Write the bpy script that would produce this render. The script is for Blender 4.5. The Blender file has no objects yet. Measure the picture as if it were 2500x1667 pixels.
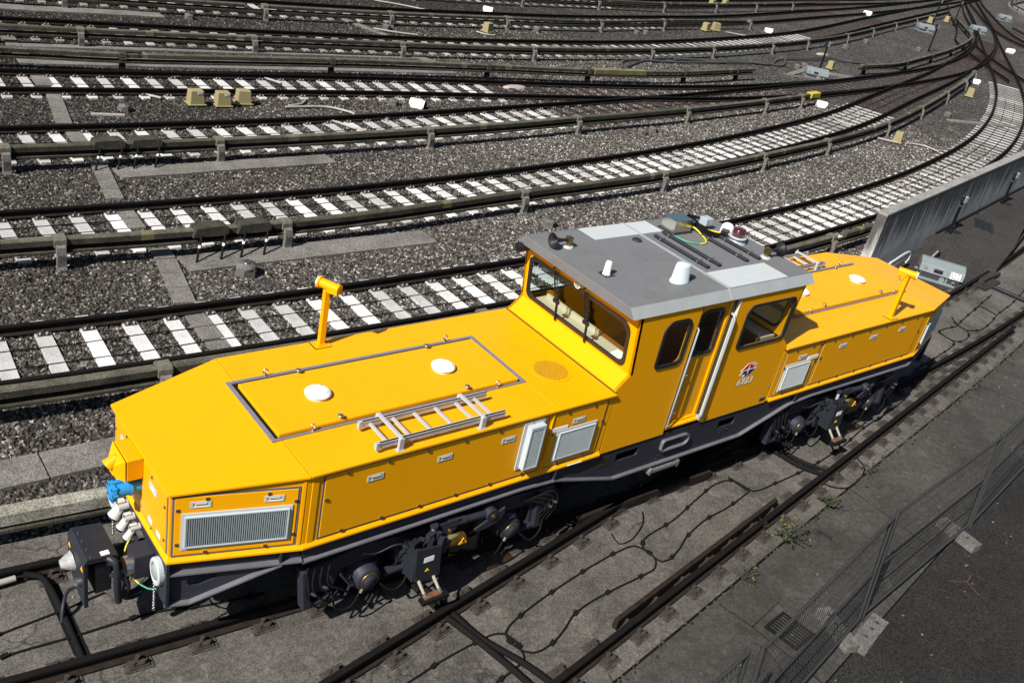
import bpy, bmesh, math, random
import numpy as np
from mathutils import Vector, Matrix
from mathutils.geometry import tessellate_polygon
random.seed(7)
PI = math.pi
scene = bpy.context.scene
COL = scene.collection
MATS = {}

# ------------------------------------------------------------------ materials
def new_mat(name):
    m = bpy.data.materials.new(name); m.use_nodes = True
    nt = m.node_tree
    b = nt.nodes['Principled BSDF']
    return m, nt, b

def mix_rgb(nt, fac, a, b, blend='MIX'):
    n = nt.nodes.new('ShaderNodeMix'); n.data_type = 'RGBA'; n.blend_type = blend
    for sock, v in ((n.inputs[0], fac), (n.inputs[6], a), (n.inputs[7], b)):
        if hasattr(v, 'is_linked') or isinstance(v, bpy.types.NodeSocket): nt.links.new(v, sock)
        elif isinstance(v, (int, float)): sock.default_value = v
        else: sock.default_value = (*v, 1)
    return n.outputs[2]

def noise(nt, scale, detail=4, rough=.55, vec=None, dist=0):
    n = nt.nodes.new('ShaderNodeTexNoise'); n.inputs['Scale'].default_value = scale
    n.inputs['Detail'].default_value = detail; n.inputs['Roughness'].default_value = rough
    n.inputs['Distortion'].default_value = dist
    if vec is not None: nt.links.new(vec, n.inputs['Vector'])
    return n.outputs['Fac']

def ramp(nt, src, stops):
    r = nt.nodes.new('ShaderNodeValToRGB'); nt.links.new(src, r.inputs[0])
    e = r.color_ramp.elements
    while len(e) < len(stops): e.new(.5)
    for el, (p, c) in zip(e, stops):
        el.position = p; el.color = (c, c, c, 1) if isinstance(c, (int, float)) else (*c, 1)
    return r.outputs[0]

def objco(nt, kind='Object', scale=None):
    t = nt.nodes.new('ShaderNodeTexCoord'); o = t.outputs[kind]
    if scale:
        m = nt.nodes.new('ShaderNodeMapping'); m.inputs['Scale'].default_value = scale
        nt.links.new(o, m.inputs[0]); o = m.outputs[0]
    return o

def bump(nt, b, h, strength=.3, dist=.01):
    n = nt.nodes.new('ShaderNodeBump'); n.inputs['Strength'].default_value = strength
    n.inputs['Distance'].default_value = dist
    nt.links.new(h, n.inputs['Height']); nt.links.new(n.outputs[0], b.inputs['Normal'])

def simple(name, col, rough=.5, metal=0, spec=.5, var=.0, vscale=6, coat=0, bmp=0, bscale=60):
    m, nt, b = new_mat(name)
    b.inputs['Base Color'].default_value = (*col, 1); b.inputs['Roughness'].default_value = rough
    b.inputs['Metallic'].default_value = metal; b.inputs['Specular IOR Level'].default_value = spec
    b.inputs['Coat Weight'].default_value = coat; b.inputs['Coat Roughness'].default_value = .08
    if var:
        co = objco(nt)
        f = noise(nt, vscale, 6, .65, co)
        lo = tuple(c * (1 - var) for c in col); hi = tuple(min(1, c * (1 + var)) for c in col)
        nt.links.new(ramp(nt, f, [(.3, lo), (.7, hi)]), b.inputs['Base Color'])
        rr = ramp(nt, f, [(.3, min(1, rough + .12)), (.7, max(.03, rough - .05))])
        nt.links.new(rr, b.inputs['Roughness'])
    if bmp:
        bump(nt, b, noise(nt, bscale, 3, .6, objco(nt)), bmp, .004)
    MATS[name] = m
    return m

def dirty(name, col, grime, rough=.35, amount=.5, scale=3.0, stretch=(1, 1, 1), coat=0.0, spec=.5, lo=.5, hi=.78):
    m, nt, b = new_mat(name)
    co = objco(nt, 'Object', stretch)
    f = noise(nt, scale, 8, .7, co, .4); f2 = noise(nt, scale * 9, 4, .6, co)
    mk = ramp(nt, f, [(lo, 0.0), (hi, 1.0)])
    mm = nt.nodes.new('ShaderNodeMath'); mm.operation = 'MULTIPLY'; nt.links.new(mk, mm.inputs[0])
    nt.links.new(ramp(nt, f2, [(.3, .4 * amount), (.75, amount)]), mm.inputs[1])
    nt.links.new(mix_rgb(nt, mm.outputs[0], col, grime), b.inputs['Base Color'])
    b.inputs['Specular IOR Level'].default_value = spec
    b.inputs['Coat Weight'].default_value = coat; b.inputs['Coat Roughness'].default_value = .06
    nt.links.new(ramp(nt, f, [(.35, rough), (.8, min(1, rough + .2))]), b.inputs['Roughness'])
    if name == 'yellow_paint': bump(nt, b, noise(nt, 1.7, 2, .4, objco(nt)), .12, .02)
    MATS[name] = m
    return m

YEL = dirty('yellow_paint', (.69, .300, .0), (.52, .19, .001), rough=.34, amount=.38, scale=1.6, coat=.07, spec=.19, lo=.52, hi=.9)
ROOFG = dirty('roof_grey_paint', (.124, .126, .130), (.078, .072, .070), rough=.62, amount=.8, scale=2.2, spec=.3, lo=.45, hi=.75)
simple('pale_panel', (.37, .395, .40), .55, var=.05, vscale=4)
simple('fascia_grey', (.24, .255, .26), .5, var=.08, vscale=4)
FRAME = dirty('frame_grey', (.0185, .0195, .029), (.045, .040, .036), rough=.5, amount=.28, scale=2.5, spec=.28)
simple('flange_grey', (.10, .098, .110), .5, var=.2, vscale=5)
simple('gasket', (.10, .095, .09), .6, var=.2)
simple('black_rubber', (.012, .012, .013), .45)
simple('black_steel', (.011, .011, .013), .5, spec=.25, var=.3, vscale=8)
simple('under_black', (.006, .006, .007), .8, spec=.1)
simple('vent_grey', (.38, .425, .44), .5, var=.04)
simple('slot_dark', (.02, .022, .026), .7)
simple('steel', (.55, .55, .54), .32, metal=1)
simple('aluminium', (.40, .40, .40), .5, metal=.2, var=.1, vscale=14)
simple('stainless', (.62, .60, .52), .22, metal=1)
simple('white_plastic', (.70, .70, .69), .35)
simple('pale_blue_plastic', (.44, .54, .55), .35)
simple('grey_plastic', (.30, .34, .38), .4)
simple('blue_plastic', (.015, .22, .52), .35)
simple('red', (.42, .01, .015), .4)
simple('navy', (.01, .015, .075), .4)
simple('brass', (.40, .28, .10), .4, metal=1)
simple('beacon_red', (.05, .006, .004), .12, coat=1)
simple('cream_interior', (.50, .46, .34), .6)
simple('brown_interior', (.20, .07, .010), .6)
simple('dark_interior', (.03, .03, .034), .7)
simple('orange', (.65, .10, .02), .6)
simple('paper', (.8, .8, .8), .8)
simple('green_yellow', (.03, .25, .12), .5)
simple('yellow_cable', (.55, .5, .03), .5)
simple('warning_yellow', (.75, .42, .0), .5)
simple('rust', (.12, .045, .02), .85, var=.4, vscale=12)
simple('insulator', (.28, .265, .19), .5)
simple('lamp_glass', (.22, .26, .24), .06, spec=.8)
RAIL = dirty('rail_steel', (.006, .0055, .005), (.016, .011, .009), rough=.8, amount=.7, scale=3, spec=.1)
simple('rail_side', (.017, .0125, .010), .95, spec=.1, var=.35, vscale=9)
simple('fastening', (.026, .0195, .016), .9, var=.35, vscale=20)
simple('bolt_galv', (.42, .41, .39), .5, metal=.3)
def concrete(name, col, dark, scale=3, rough=.9, bs=.35, speck=.5, bsc=120, crack=0):
    m, nt, b = new_mat(name)
    co = objco(nt)
    f = noise(nt, scale, 8, .68, co, .3); g = noise(nt, scale * 26, 4, .75, co); h = noise(nt, scale * 7, 5, .6, co)
    c1 = mix_rgb(nt, ramp(nt, f, [(.32, 1.0), (.66, 0.0)]), col, dark)
    c2 = mix_rgb(nt, ramp(nt, h, [(.55, 0.0), (.8, .5)]), c1, tuple(c * 1.45 for c in col))
    v = nt.nodes.new('ShaderNodeTexVoronoi'); v.inputs['Scale'].default_value = bsc * .55; nt.links.new(co, v.inputs['Vector'])
    sp = ramp(nt, v.outputs['Color'], [(.25, 1 - speck), (.5, 1.0), (.93, 1 + speck), (1.0, 1 + speck * 2.2)])
    c3 = mix_rgb(nt, 1.0, c2, sp, 'MULTIPLY')
    c4 = mix_rgb(nt, 1.0, c3, ramp(nt, g, [(.3, .72), (.7, 1.25)]), 'MULTIPLY')
    if name.startswith('sleeper') and name != 'sleeper_wood':
        sp2 = nt.nodes.new('ShaderNodeSeparateXYZ'); nt.links.new(co, sp2.inputs[0]); ab = nt.nodes.new('ShaderNodeMath'); ab.operation = 'ABSOLUTE'; nt.links.new(sp2.outputs[1], ab.inputs[0])
        mk = nt.nodes.new('ShaderNodeMath'); mk.operation = 'MULTIPLY'; nt.links.new(ramp(nt, ab.outputs[0], [(.45, 0.0), (.66, .8), (.84, .8), (1.0, .1)]), mk.inputs[0])
        oi = nt.nodes.new('ShaderNodeObjectInfo'); vv = nt.nodes.new('ShaderNodeVectorMath'); vv.operation = 'ADD'; nt.links.new(co, vv.inputs[0]); nt.links.new(oi.outputs['Location'], vv.inputs[1])
        nt.links.new(ramp(nt, noise(nt, 5, 6, .7, vv.outputs[0]), [(.38, 0.0), (.68, .85)]), mk.inputs[1]); c4 = mix_rgb(nt, mk.outputs[0], c4, (.10, .075, .058))
        c4 = mix_rgb(nt, ramp(nt, noise(nt, 3.2, 7, .75, vv.outputs[0], .6), [(.55, 0.0), (.78, .55)]), c4, (.16, .15, .135))
    if crack:
        ad = nt.nodes.new('ShaderNodeVectorMath'); ad.operation = 'MULTIPLY_ADD'; nn = nt.nodes.new('ShaderNodeTexNoise'); nn.inputs['Scale'].default_value = 1.6; nn.inputs['Detail'].default_value = 6; nt.links.new(co, nn.inputs['Vector'])
        nt.links.new(nn.outputs['Color'], ad.inputs[0]); ad.inputs[1].default_value = (.9, .9, .9); nt.links.new(co, ad.inputs[2])
        vc = nt.nodes.new('ShaderNodeTexVoronoi'); vc.feature = 'DISTANCE_TO_EDGE'; vc.inputs['Scale'].default_value = crack; nt.links.new(ad.outputs[0], vc.inputs['Vector'])
        cm = nt.nodes.new('ShaderNodeMath'); cm.operation = 'MULTIPLY'; nt.links.new(ramp(nt, vc.outputs['Distance'], [(.002, 1.0), (.007, 0.0)]), cm.inputs[0]); nt.links.new(ramp(nt, noise(nt, .9, 3, .5, co), [(.46, 0.0), (.58, .75)]), cm.inputs[1])
        c4 = mix_rgb(nt, cm.outputs[0], c4, tuple(c * .3 for c in dark))
        c4 = mix_rgb(nt, ramp(nt, noise(nt, 2.3, 7, .75, co, 1.2), [(.60, 0.0), (.70, .55)]), c4, tuple(c * 1.75 for c in col))
        c4 = mix_rgb(nt, ramp(nt, noise(nt, 1.1, 6, .7, co, .8), [(.58, 0.0), (.72, .6)]), c4, tuple(c * .55 for c in dark))
    nt.links.new(c4, b.inputs['Base Color']); b.inputs['Roughness'].default_value = rough
    b.inputs['Specular IOR Level'].default_value = .2
    bump(nt, b, noise(nt, bsc, 4, .7, co), bs, .006)
    MATS[name] = m
    return m
concrete('slab_concrete', (.108, .100, .089), (.040, .037, .033), .55, speck=.34, crack=.42)
concrete('pavement_concrete', (.060, .056, .050), (.027, .0255, .023), .5, speck=.25, crack=.3)
concrete('asphalt', (.0215, .020, .018), (.013, .0125, .0115), .7, speck=.6)
concrete('yard_slab', (.040, .037, .035), (.024, .022, .021), .5)
concrete('sleeper_concrete', (.54, .54, .53), (.42, .42, .41), 1.3, speck=.10, bs=.15)
concrete('sleeper_pale', (.62, .62, .61), (.52, .52, .51), 1.3, speck=.08, bs=.15)
concrete('sleeper_grey', (.42, .415, .405), (.30, .295, .285), 1.6, speck=.12, bs=.15)
concrete('sleeper_wood', (.042, .027, .024), (.022, .016, .0145), 2.5, speck=.25)
concrete('walk_slab', (.175, .165, .15), (.095, .089, .08), 1.2, speck=.4)
concrete('block_concrete', (.13, .126, .118), (.07, .067, .062), 2.5, speck=.3)
concrete('bracket_concrete', (.16, .15, .14), (.07, .066, .058), 4, speck=.3)
concrete('cover_mossy', (.062, .058, .043), (.017, .0165, .0125), 2.6, speck=.35)
concrete('cover_pale', (.15, .14, .108), (.085, .078, .055), 3, speck=.3)
concrete('cover_ochre', (.17, .155, .075), (.09, .082, .045), 3, speck=.2)
concrete('ballast_box', (.25, .215, .105), (.21, .18, .092), 3, speck=.05, bs=.02)
concrete('earth', (.03, .027, .024), (.015, .014, .012), .6)
simple('foliage', (.032, .04, .02), .8, var=.4, vscale=30)
simple('flower', (.20, .19, .04), .7)
simple('stem', (.045, .035, .025), .9)
simple('fence_steel', (.032, .033, .034), .55, metal=.2, var=.2)
simple('fence_wire', (.022, .022, .022), .6)
simple('plastic_pipe', (.27, .25, .23), .6, var=.12)
simple('cable_black', (.007, .007, .007), .9, spec=.08)
simple('cable_grey', (.05, .05, .05), .5)
simple('spray_orange', (.085, .035, .018), .9)
simple('lichen_strip', (.28, .27, .24), .95, var=.35, vscale=14)

# wall with rain streaks (stains running down from the coping)
def wall_mat():
    m, nt, b = new_mat('stained_wall')
    co = objco(nt, 'Object', (1, 1, .10)); co2 = objco(nt)
    f = noise(nt, 5.5, 7, .7, co); g = noise(nt, 2.0, 5, .6, co2)
    sep = nt.nodes.new('ShaderNodeSeparateXYZ'); nt.links.new(co2, sep.inputs[0])
    mr = nt.nodes.new('ShaderNodeMapRange'); nt.links.new(sep.outputs[2], mr.inputs[0])
    mr.inputs[1].default_value = .1; mr.inputs[2].default_value = 1.55; mr.inputs[3].default_value = -.2; mr.inputs[4].default_value = .16
    ad = nt.nodes.new('ShaderNodeMath'); ad.operation = 'ADD'; nt.links.new(f, ad.inputs[0]); nt.links.new(mr.outputs[0], ad.inputs[1])
    k = ramp(nt, ad.outputs[0], [(.38, 0.0), (.58, .95)])
    c = mix_rgb(nt, k, (.40, .39, .37), (.05, .048, .043))
    c = mix_rgb(nt, 1.0, c, ramp(nt, g, [(.3, .75), (.7, 1.15)]), 'MULTIPLY')
    nt.links.new(c, b.inputs['Base Color']); b.inputs['Roughness'].default_value = .9
    bump(nt, b, noise(nt, 60, 4, .6, co2), .2, .005)
    MATS['stained_wall'] = m
wall_mat()

def glass_mat():
    m = bpy.data.materials.new('window_glass'); m.use_nodes = True; nt = m.node_tree
    for n in list(nt.nodes): nt.nodes.remove(n)
    out = nt.nodes.new('ShaderNodeOutputMaterial'); mx = nt.nodes.new('ShaderNodeMixShader')
    tr = nt.nodes.new('ShaderNodeBsdfTransparent'); tr.inputs[0].default_value = (.80, .86, .84, 1)
    gl = nt.nodes.new('ShaderNodeBsdfGlossy'); gl.inputs['Roughness'].default_value = .02
    fr = nt.nodes.new('ShaderNodeFresnel'); ge = nt.nodes.new('ShaderNodeNewGeometry'); mr = nt.nodes.new('ShaderNodeMapRange')
    mr.inputs[3].default_value = 1.5; mr.inputs[4].default_value = 1 / 1.5; nt.links.new(ge.outputs['Backfacing'], mr.inputs[0]); nt.links.new(mr.outputs[0], fr.inputs[0])
    nt.links.new(fr.outputs[0], mx.inputs[0]); nt.links.new(tr.outputs[0], mx.inputs[1]); nt.links.new(gl.outputs[0], mx.inputs[2])
    nt.links.new(mx.outputs[0], out.inputs[0]); MATS['window_glass'] = m
    m = m.copy(); m.name = 'clear_plastic'
    m.node_tree.nodes['Transparent BSDF'].inputs[0].default_value = (.62, .5, .36, 1); MATS['clear_plastic'] = m
glass_mat()

def vignette_tone(nt, pos):  # vignette darkening painted into the ballast, patchy, growing far off and leftward
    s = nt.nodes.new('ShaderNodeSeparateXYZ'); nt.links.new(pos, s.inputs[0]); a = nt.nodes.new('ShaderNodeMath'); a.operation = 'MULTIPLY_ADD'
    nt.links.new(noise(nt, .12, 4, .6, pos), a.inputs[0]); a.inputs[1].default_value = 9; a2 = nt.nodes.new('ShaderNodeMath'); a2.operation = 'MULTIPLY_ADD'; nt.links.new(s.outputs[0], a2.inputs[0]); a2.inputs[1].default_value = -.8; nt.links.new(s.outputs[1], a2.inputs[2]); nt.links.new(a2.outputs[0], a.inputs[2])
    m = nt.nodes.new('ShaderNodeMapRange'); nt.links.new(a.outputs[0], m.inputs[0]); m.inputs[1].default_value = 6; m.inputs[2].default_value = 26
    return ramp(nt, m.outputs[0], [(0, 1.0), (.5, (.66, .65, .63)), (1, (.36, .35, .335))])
def stone_mat():
    m, nt, b = new_mat('ballast_stone')
    oi = nt.nodes.new('ShaderNodeObjectInfo')
    c = ramp(nt, oi.outputs['Random'], [(0, (.022, .021, .020)), (.25, (.050, .047, .044)), (.5, (.105, .098, .091)), (.68, (.10, .080, .068)), (.82, (.19, .18, .165)), (.94, (.27, .26, .24)), (1, (.52, .50, .47))])
    geo = nt.nodes.new('ShaderNodeNewGeometry')
    f = noise(nt, .35, 4, .6, geo.outputs['Position'])
    c = mix_rgb(nt, 1.0, c, ramp(nt, f, [(.3, (.70, .67, .64)), (.7, (1.18, 1.18, 1.18))]), 'MULTIPLY')
    c = mix_rgb(nt, 1.0, c, vignette_tone(nt, geo.outputs['Position']), 'MULTIPLY')
    nt.links.new(c, b.inputs['Base Color']); b.inputs['Roughness'].default_value = .85; b.inputs['Specular IOR Level'].default_value = .25
    MATS['ballast_stone'] = m
    m, nt, b = new_mat('ballast_bed')
    co = objco(nt)
    v = nt.nodes.new('ShaderNodeTexVoronoi'); v.inputs['Scale'].default_value = 17; nt.links.new(co, v.inputs['Vector'])
    c = ramp(nt, v.outputs['Color'], [(.1, (.010, .0095, .009)), (.45, (.045, .042, .039)), (.75, (.105, .098, .09)), (.95, (.24, .225, .205))])
    f = noise(nt, .35, 4, .6, co)
    c = mix_rgb(nt, 1.0, c, ramp(nt, f, [(.3, (.70, .67, .64)), (.7, (1.15, 1.15, 1.15))]), 'MULTIPLY')
    c = mix_rgb(nt, 1.0, c, vignette_tone(nt, co), 'MULTIPLY')
    nt.links.new(c, b.inputs['Base Color']); b.inputs['Roughness'].default_value = .95; b.inputs['Specular IOR Level'].default_value = .1
    bump(nt, b, v.outputs['Distance'], 1.0, .05)
    MATS['ballast_bed'] = m
stone_mat()

# ------------------------------------------------------------------ mesh builder
class MB:
    def __init__(s): s.v = []; s.f = []; s.mi = []; s.sm = []; s.m = 0
    def add(s, vs, fs, smooth=False):
        o = len(s.v); s.v += [tuple(v) for v in vs]
        for f in fs: s.f.append([i + o for i in f]); s.mi.append(s.m); s.sm.append(smooth)
        return s
    def box(s, x0, x1, y0, y1, z0, z1):
        return s.add([(x0, y0, z0), (x1, y0, z0), (x1, y1, z0), (x0, y1, z0), (x0, y0, z1), (x1, y0, z1), (x1, y1, z1), (x0, y1, z1)],
                     [(3, 2, 1, 0), (4, 5, 6, 7), (0, 1, 5, 4), (1, 2, 6, 5), (2, 3, 7, 6), (3, 0, 4, 7)])
    def obox(s, c, sx, sy, sz, rz=0, M=None):
        M = M or Matrix.Rotation(rz, 4, 'Z')
        vs = [Vector(c) + M @ Vector((a * sx / 2, b * sy / 2, d * sz / 2)) for d in (-1, 1) for a, b in ((-1, -1), (1, -1), (1, 1), (-1, 1))]
        return s.add(vs, [(3, 2, 1, 0), (4, 5, 6, 7), (0, 1, 5, 4), (1, 2, 6, 5), (2, 3, 7, 6), (3, 0, 4, 7)])
    def poly(s, pts, z0, z1, plane='xy', holes=()):
        """extrude a polygon; plane 'xy' extrudes in z, 'xz' in y, 'yz' in x"""
        put = {'xy': lambda a, b, c: (a, b, c), 'xz': lambda a, b, c: (a, c, b), 'yz': lambda a, b, c: (c, a, b)}[plane]
        loops = [list(pts)] + [list(h) for h in holes]
        flat = [p for l in loops for p in l]; n = len(flat)
        tris = tessellate_polygon([[Vector((p[0], p[1], 0)) for p in l] for l in loops])
        vs = [put(p[0], p[1], z0) for p in flat] + [put(p[0], p[1], z1) for p in flat]
        fs = []
        if not holes:
            fs += [list(range(n))[::-1], list(range(n, 2 * n))]
        else:
            fs += [list(t) for t in tris] + [[i + n for i in t][::-1] for t in tris]
        o = 0
        for l in loops:
            k = len(l)
            for i in range(k):
                a = o + i; b = o + (i + 1) % k; fs.append([a, b, b + n, a + n])
            o += k
        return s.add(vs, fs)
    def cyl(s, p0, p1, r0, r1=None, n=12, caps=True, smooth=True):
        r1 = r0 if r1 is None else r1
        p0 = Vector(p0); p1 = Vector(p1); d = (p1 - p0).normalized(); u = d.orthogonal().normalized(); w = d.cross(u)
        vs = []
        for p, r in ((p0, r0), (p1, r1)):
            for i in range(n):
                a = 2 * PI * i / n; vs.append(p + u * (r * math.cos(a)) + w * (r * math.sin(a)))
        s.add(vs, [(i, (i + 1) % n, n + (i + 1) % n, n + i) for i in range(n)], smooth)
        if caps: s.add(vs, [list(range(n))[::-1], list(range(n, 2 * n))])
        return s
    def tube(s, pts, r, n=8, closed=False, smooth=True):
        P = [Vector(p) for p in pts]; k = len(P); vs = []; u = None
        for i in range(k):
            a = P[i - 1] if (i or closed) else P[i]; b = P[(i + 1) % k] if (i < k - 1 or closed) else P[i]
            d = (b - a).normalized()
            u = (d.orthogonal() if u is None else u - d * u.dot(d)).normalized(); w = d.cross(u)
            for j in range(n):
                t = 2 * PI * j / n; vs.append(P[i] + u * (r * math.cos(t)) + w * (r * math.sin(t)))
        fs = [(i * n + j, i * n + (j + 1) % n, ((i + 1) % k) * n + (j + 1) % n, ((i + 1) % k) * n + j) for i in range(k if closed else k - 1) for j in range(n)]
        s.add(vs, fs, smooth)
        if not closed: s.add(vs, [list(range(n))[::-1], list(range((k - 1) * n, k * n))])
        return s
    def lathe(s, prof, M=None, n=24, smooth=True):
        M = M or Matrix()
        vs = [M @ Vector((r * math.cos(2 * PI * i / n), r * math.sin(2 * PI * i / n), z)) for r, z in prof for i in range(n)]
        k = len(prof)
        fs = [(a * n + i, a * n + (i + 1) % n, (a + 1) * n + (i + 1) % n, (a + 1) * n + i) for a in range(k - 1) for i in range(n)]
        s.add(vs, fs, smooth)
        s.add(vs, [list(range(n))[::-1], list(range((k - 1) * n, k * n))], smooth)
        return s
    def sweep(s, prof, line, smooth=False, mats=None):
        """prof: closed list of (side, z) swept along xy(z) polyline; side is to the left of travel"""
        k = len(line); n = len(prof); vs = []
        for i in range(k):
            a = Vector(line[max(i - 1, 0)]); b = Vector(line[min(i + 1, k - 1)]); d = (b - a); d.z = 0; d.normalize()
            nn = Vector((-d.y, d.x, 0)); p = Vector(line[i])
            for q in prof: vs.append(p + nn * q[0] + Vector((0, 0, q[1])))
        o = s.m
        for j in range(n):
            if mats: s.m = mats[j]
            s.add([], [])
            base = None
            fs = [(i * n + j, i * n + (j + 1) % n, (i + 1) * n + (j + 1) % n, (i + 1) * n + j) for i in range(k - 1)]
            if j == 0: off = len(s.v); s.v += [tuple(v) for v in vs]
            for f in fs: s.f.append([q + off for q in f]); s.mi.append(s.m); s.sm.append(smooth)
        s.f.append([off + i for i in range(n)]); s.mi.append(s.m); s.sm.append(False)
        s.f.append([off + (k - 1) * n + i for i in range(n)][::-1]); s.mi.append(s.m); s.sm.append(False)
        s.m = o
        return s
    def xf(s, M):
        s.v = [tuple(M @ Vector(v)) for v in s.v]; return s

def link(o, parent=None):
    COL.objects.link(o)
    if parent is not None: o.parent = parent
    return o

def wloc(o):
    p = Vector((0, 0, 0))
    while o is not None: p += o.location; o = o.parent
    return p

def obj(name, mb, mats, parent=None, loc=None, bevel=0, normals=True):
    """link a builder as one mesh; vertices are world coordinates unless loc is given"""
    me = bpy.data.meshes.new(name)
    off = Vector((0, 0, 0))
    if loc is None and parent is not None: off = wloc(parent)
    v = [(a - off.x, b - off.y, c - off.z) for a, b, c in mb.v] if off.length else mb.v
    me.from_pydata(v, [], mb.f)
    for k in ([mats] if isinstance(mats, str) else mats): me.materials.append(MATS[k])
    me.polygons.foreach_set('material_index', mb.mi); me.polygons.foreach_set('use_smooth', mb.sm)
    me.update()
    if normals:
        bm = bmesh.new(); bm.from_mesh(me); bmesh.ops.recalc_face_normals(bm, faces=bm.faces); bm.to_mesh(me); bm.free()
    o = bpy.data.objects.new(name, me)
    if loc is not None: o.location = loc
    link(o, parent)
    if bevel:
        b = o.modifiers.new('edge', 'BEVEL'); b.width = bevel; b.segments = 2; b.limit_method = 'ANGLE'; b.angle_limit = .6
    return o

def tag(o, label, cat, group=None, kind=None):
    o['label'] = label; o['category'] = cat
    if group: o['group'] = group
    if kind: o['kind'] = kind
    return o

def thing(name, label, cat, loc=(0, 0, 0), rz=0, group=None):
    o = bpy.data.objects.new(name, None); o.empty_display_size = .2; o.location = loc; o.rotation_euler = (0, 0, rz)
    link(o); return tag(o, label, cat, group)

def struct(name, mb, mats, **k):
    o = obj(name, mb, mats, **k); o['kind'] = 'structure'; return o

def dup(root, loc, rz=0, label=None, group=None, parent=None, scale=None):
    c = root.copy(); COL.objects.link(c); c.location = loc; c.rotation_euler = (0, 0, rz)
    if scale: c.scale = (scale,) * 3 if isinstance(scale, (int, float)) else scale
    if parent is not None: c.parent = parent
    if label: c['label'] = label
    if group: c['group'] = group
    for ch in list(root.children):
        d = ch.copy(); COL.objects.link(d); d.parent = c
        for g in list(ch.children):
            e = g.copy(); COL.objects.link(e); e.parent = d
    return c

def spline(pts, step=.5, closed=False):
    """Catmull-Rom through points (2-D or 3-D), resampled"""
    P = [Vector((p[0], p[1], p[2] if len(p) > 2 else 0)) for p in pts]; n = len(P); out = []
    for i in range(n if closed else n - 1):
        p1, p2 = P[i], P[(i + 1) % n]
        p0 = P[i - 1] if (i or closed) else p1 * 2 - p2
        p3 = P[(i + 2) % n] if (i < n - 2 or closed) else p2 * 2 - p1
        t0 = 0; t1 = max((p1 - p0).length, 1e-4) ** .5; t2 = t1 + max((p2 - p1).length, 1e-4) ** .5; t3 = t2 + max((p3 - p2).length, 1e-4) ** .5
        k = max(1, int((p2 - p1).length / step))
        for j in range(k):
            t = t1 + (t2 - t1) * j / k
            A1 = p0 * ((t1 - t) / (t1 - t0)) + p1 * ((t - t0) / (t1 - t0)); A2 = p1 * ((t2 - t) / (t2 - t1)) + p2 * ((t - t1) / (t2 - t1)); A3 = p2 * ((t3 - t) / (t3 - t2)) + p3 * ((t - t2) / (t3 - t2))
            B1 = A1 * ((t2 - t) / (t2 - t0)) + A2 * ((t - t0) / (t2 - t0)); B2 = A2 * ((t3 - t) / (t3 - t1)) + A3 * ((t - t1) / (t3 - t1))
            out.append(B1 * ((t2 - t) / (t2 - t1)) + B2 * ((t - t1) / (t2 - t1)))
    if not closed: out.append(P[-1])
    return out

def offset(line, d):
    out = []
    for i, p in enumerate(line):
        a = line[max(i - 1, 0)]; b = line[min(i + 1, len(line) - 1)]; t = (b - a); t.z = 0; t.normalize()
        out.append(p + Vector((-t.y, t.x, 0)) * d)
    return out

def along(line, spacing, start=0):
    """points and headings every `spacing` metres"""
    res = []; dist = 0; nxt = start
    for a, b in zip(line, line[1:]):
        L = (b - a).length
        while nxt <= dist + L and L > 0:
            res.append((a + (b - a) * ((nxt - dist) / L), math.atan2(b.y - a.y, b.x - a.x))); nxt += spacing
        dist += L
    return res

def rrect(x0, x1, z0, z1, r, n=5, shear=0):
    """rounded rectangle outline; r may be 4 radii (bl, br, tr, tl)"""
    R = [r] * 4 if isinstance(r, (int, float)) else r
    out = []
    for (cx, cz, a0, rr) in ((x0 + R[0], z0 + R[0], PI, R[0]), (x1 - R[1], z0 + R[1], 1.5 * PI, R[1]), (x1 - R[2], z1 - R[2], 0, R[2]), (x0 + R[3], z1 - R[3], .5 * PI, R[3])):
        for i in range(n + 1):
            a = a0 + .5 * PI * i / n; z = cz + rr * math.sin(a); out.append((cx + rr * math.cos(a) + shear * (z - z0), z))
    return out

def text_mb(s, size, depth=.002, shear=0, extent=None):
    """letters as mesh: x to the right, z up, thickness in -y"""
    cu = bpy.data.curves.new('letters', 'FONT'); cu.body = s; cu.size = size; cu.extrude = depth / 2; cu.shear = shear; cu.align_x = 'CENTER'; cu.align_y = 'CENTER'
    o = bpy.data.objects.new('letters', cu); COL.objects.link(o); bpy.context.view_layer.update()
    dg = bpy.context.evaluated_depsgraph_get(); me = bpy.data.meshes.new_from_object(o.evaluated_get(dg))
    m = MB(); vs = [(v.co.x, -v.co.z, v.co.y) for v in me.vertices]
    if extent:
        xs = [v[0] for v in vs]; zs = [v[2] for v in vs]; w = max(xs) - min(xs); h = max(zs) - min(zs); cx = (max(xs) + min(xs)) / 2; cz = (max(zs) + min(zs)) / 2
        vs = [((v[0] - cx) * extent[0] / w, v[1], (v[2] - cz) * extent[1] / h) for v in vs]
    m.add(vs, [list(p.vertices) for p in me.polygons])
    bpy.data.objects.remove(o); bpy.data.meshes.remove(me); bpy.data.curves.remove(cu)
    return m

T4 = Matrix.Translation
def RZ(a): return Matrix.Rotation(a, 4, 'Z')

concrete('pad_concrete', (.058, .052, .045), (.028, .025, .022), 3, speck=.4)
concrete('coping_concrete', (.27, .265, .25), (.15, .145, .13), 1.2, speck=.3)
concrete('cover_lichen', (.30, .29, .25), (.15, .145, .115), 3.5, speck=.4)
concrete('cover_mixed', (.075, .07, .05), (.03, .029, .02), 1.5, speck=.4)
concrete('yellow_end', (.45, .36, .03), (.33, .27, .03), 3, speck=.1)

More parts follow.
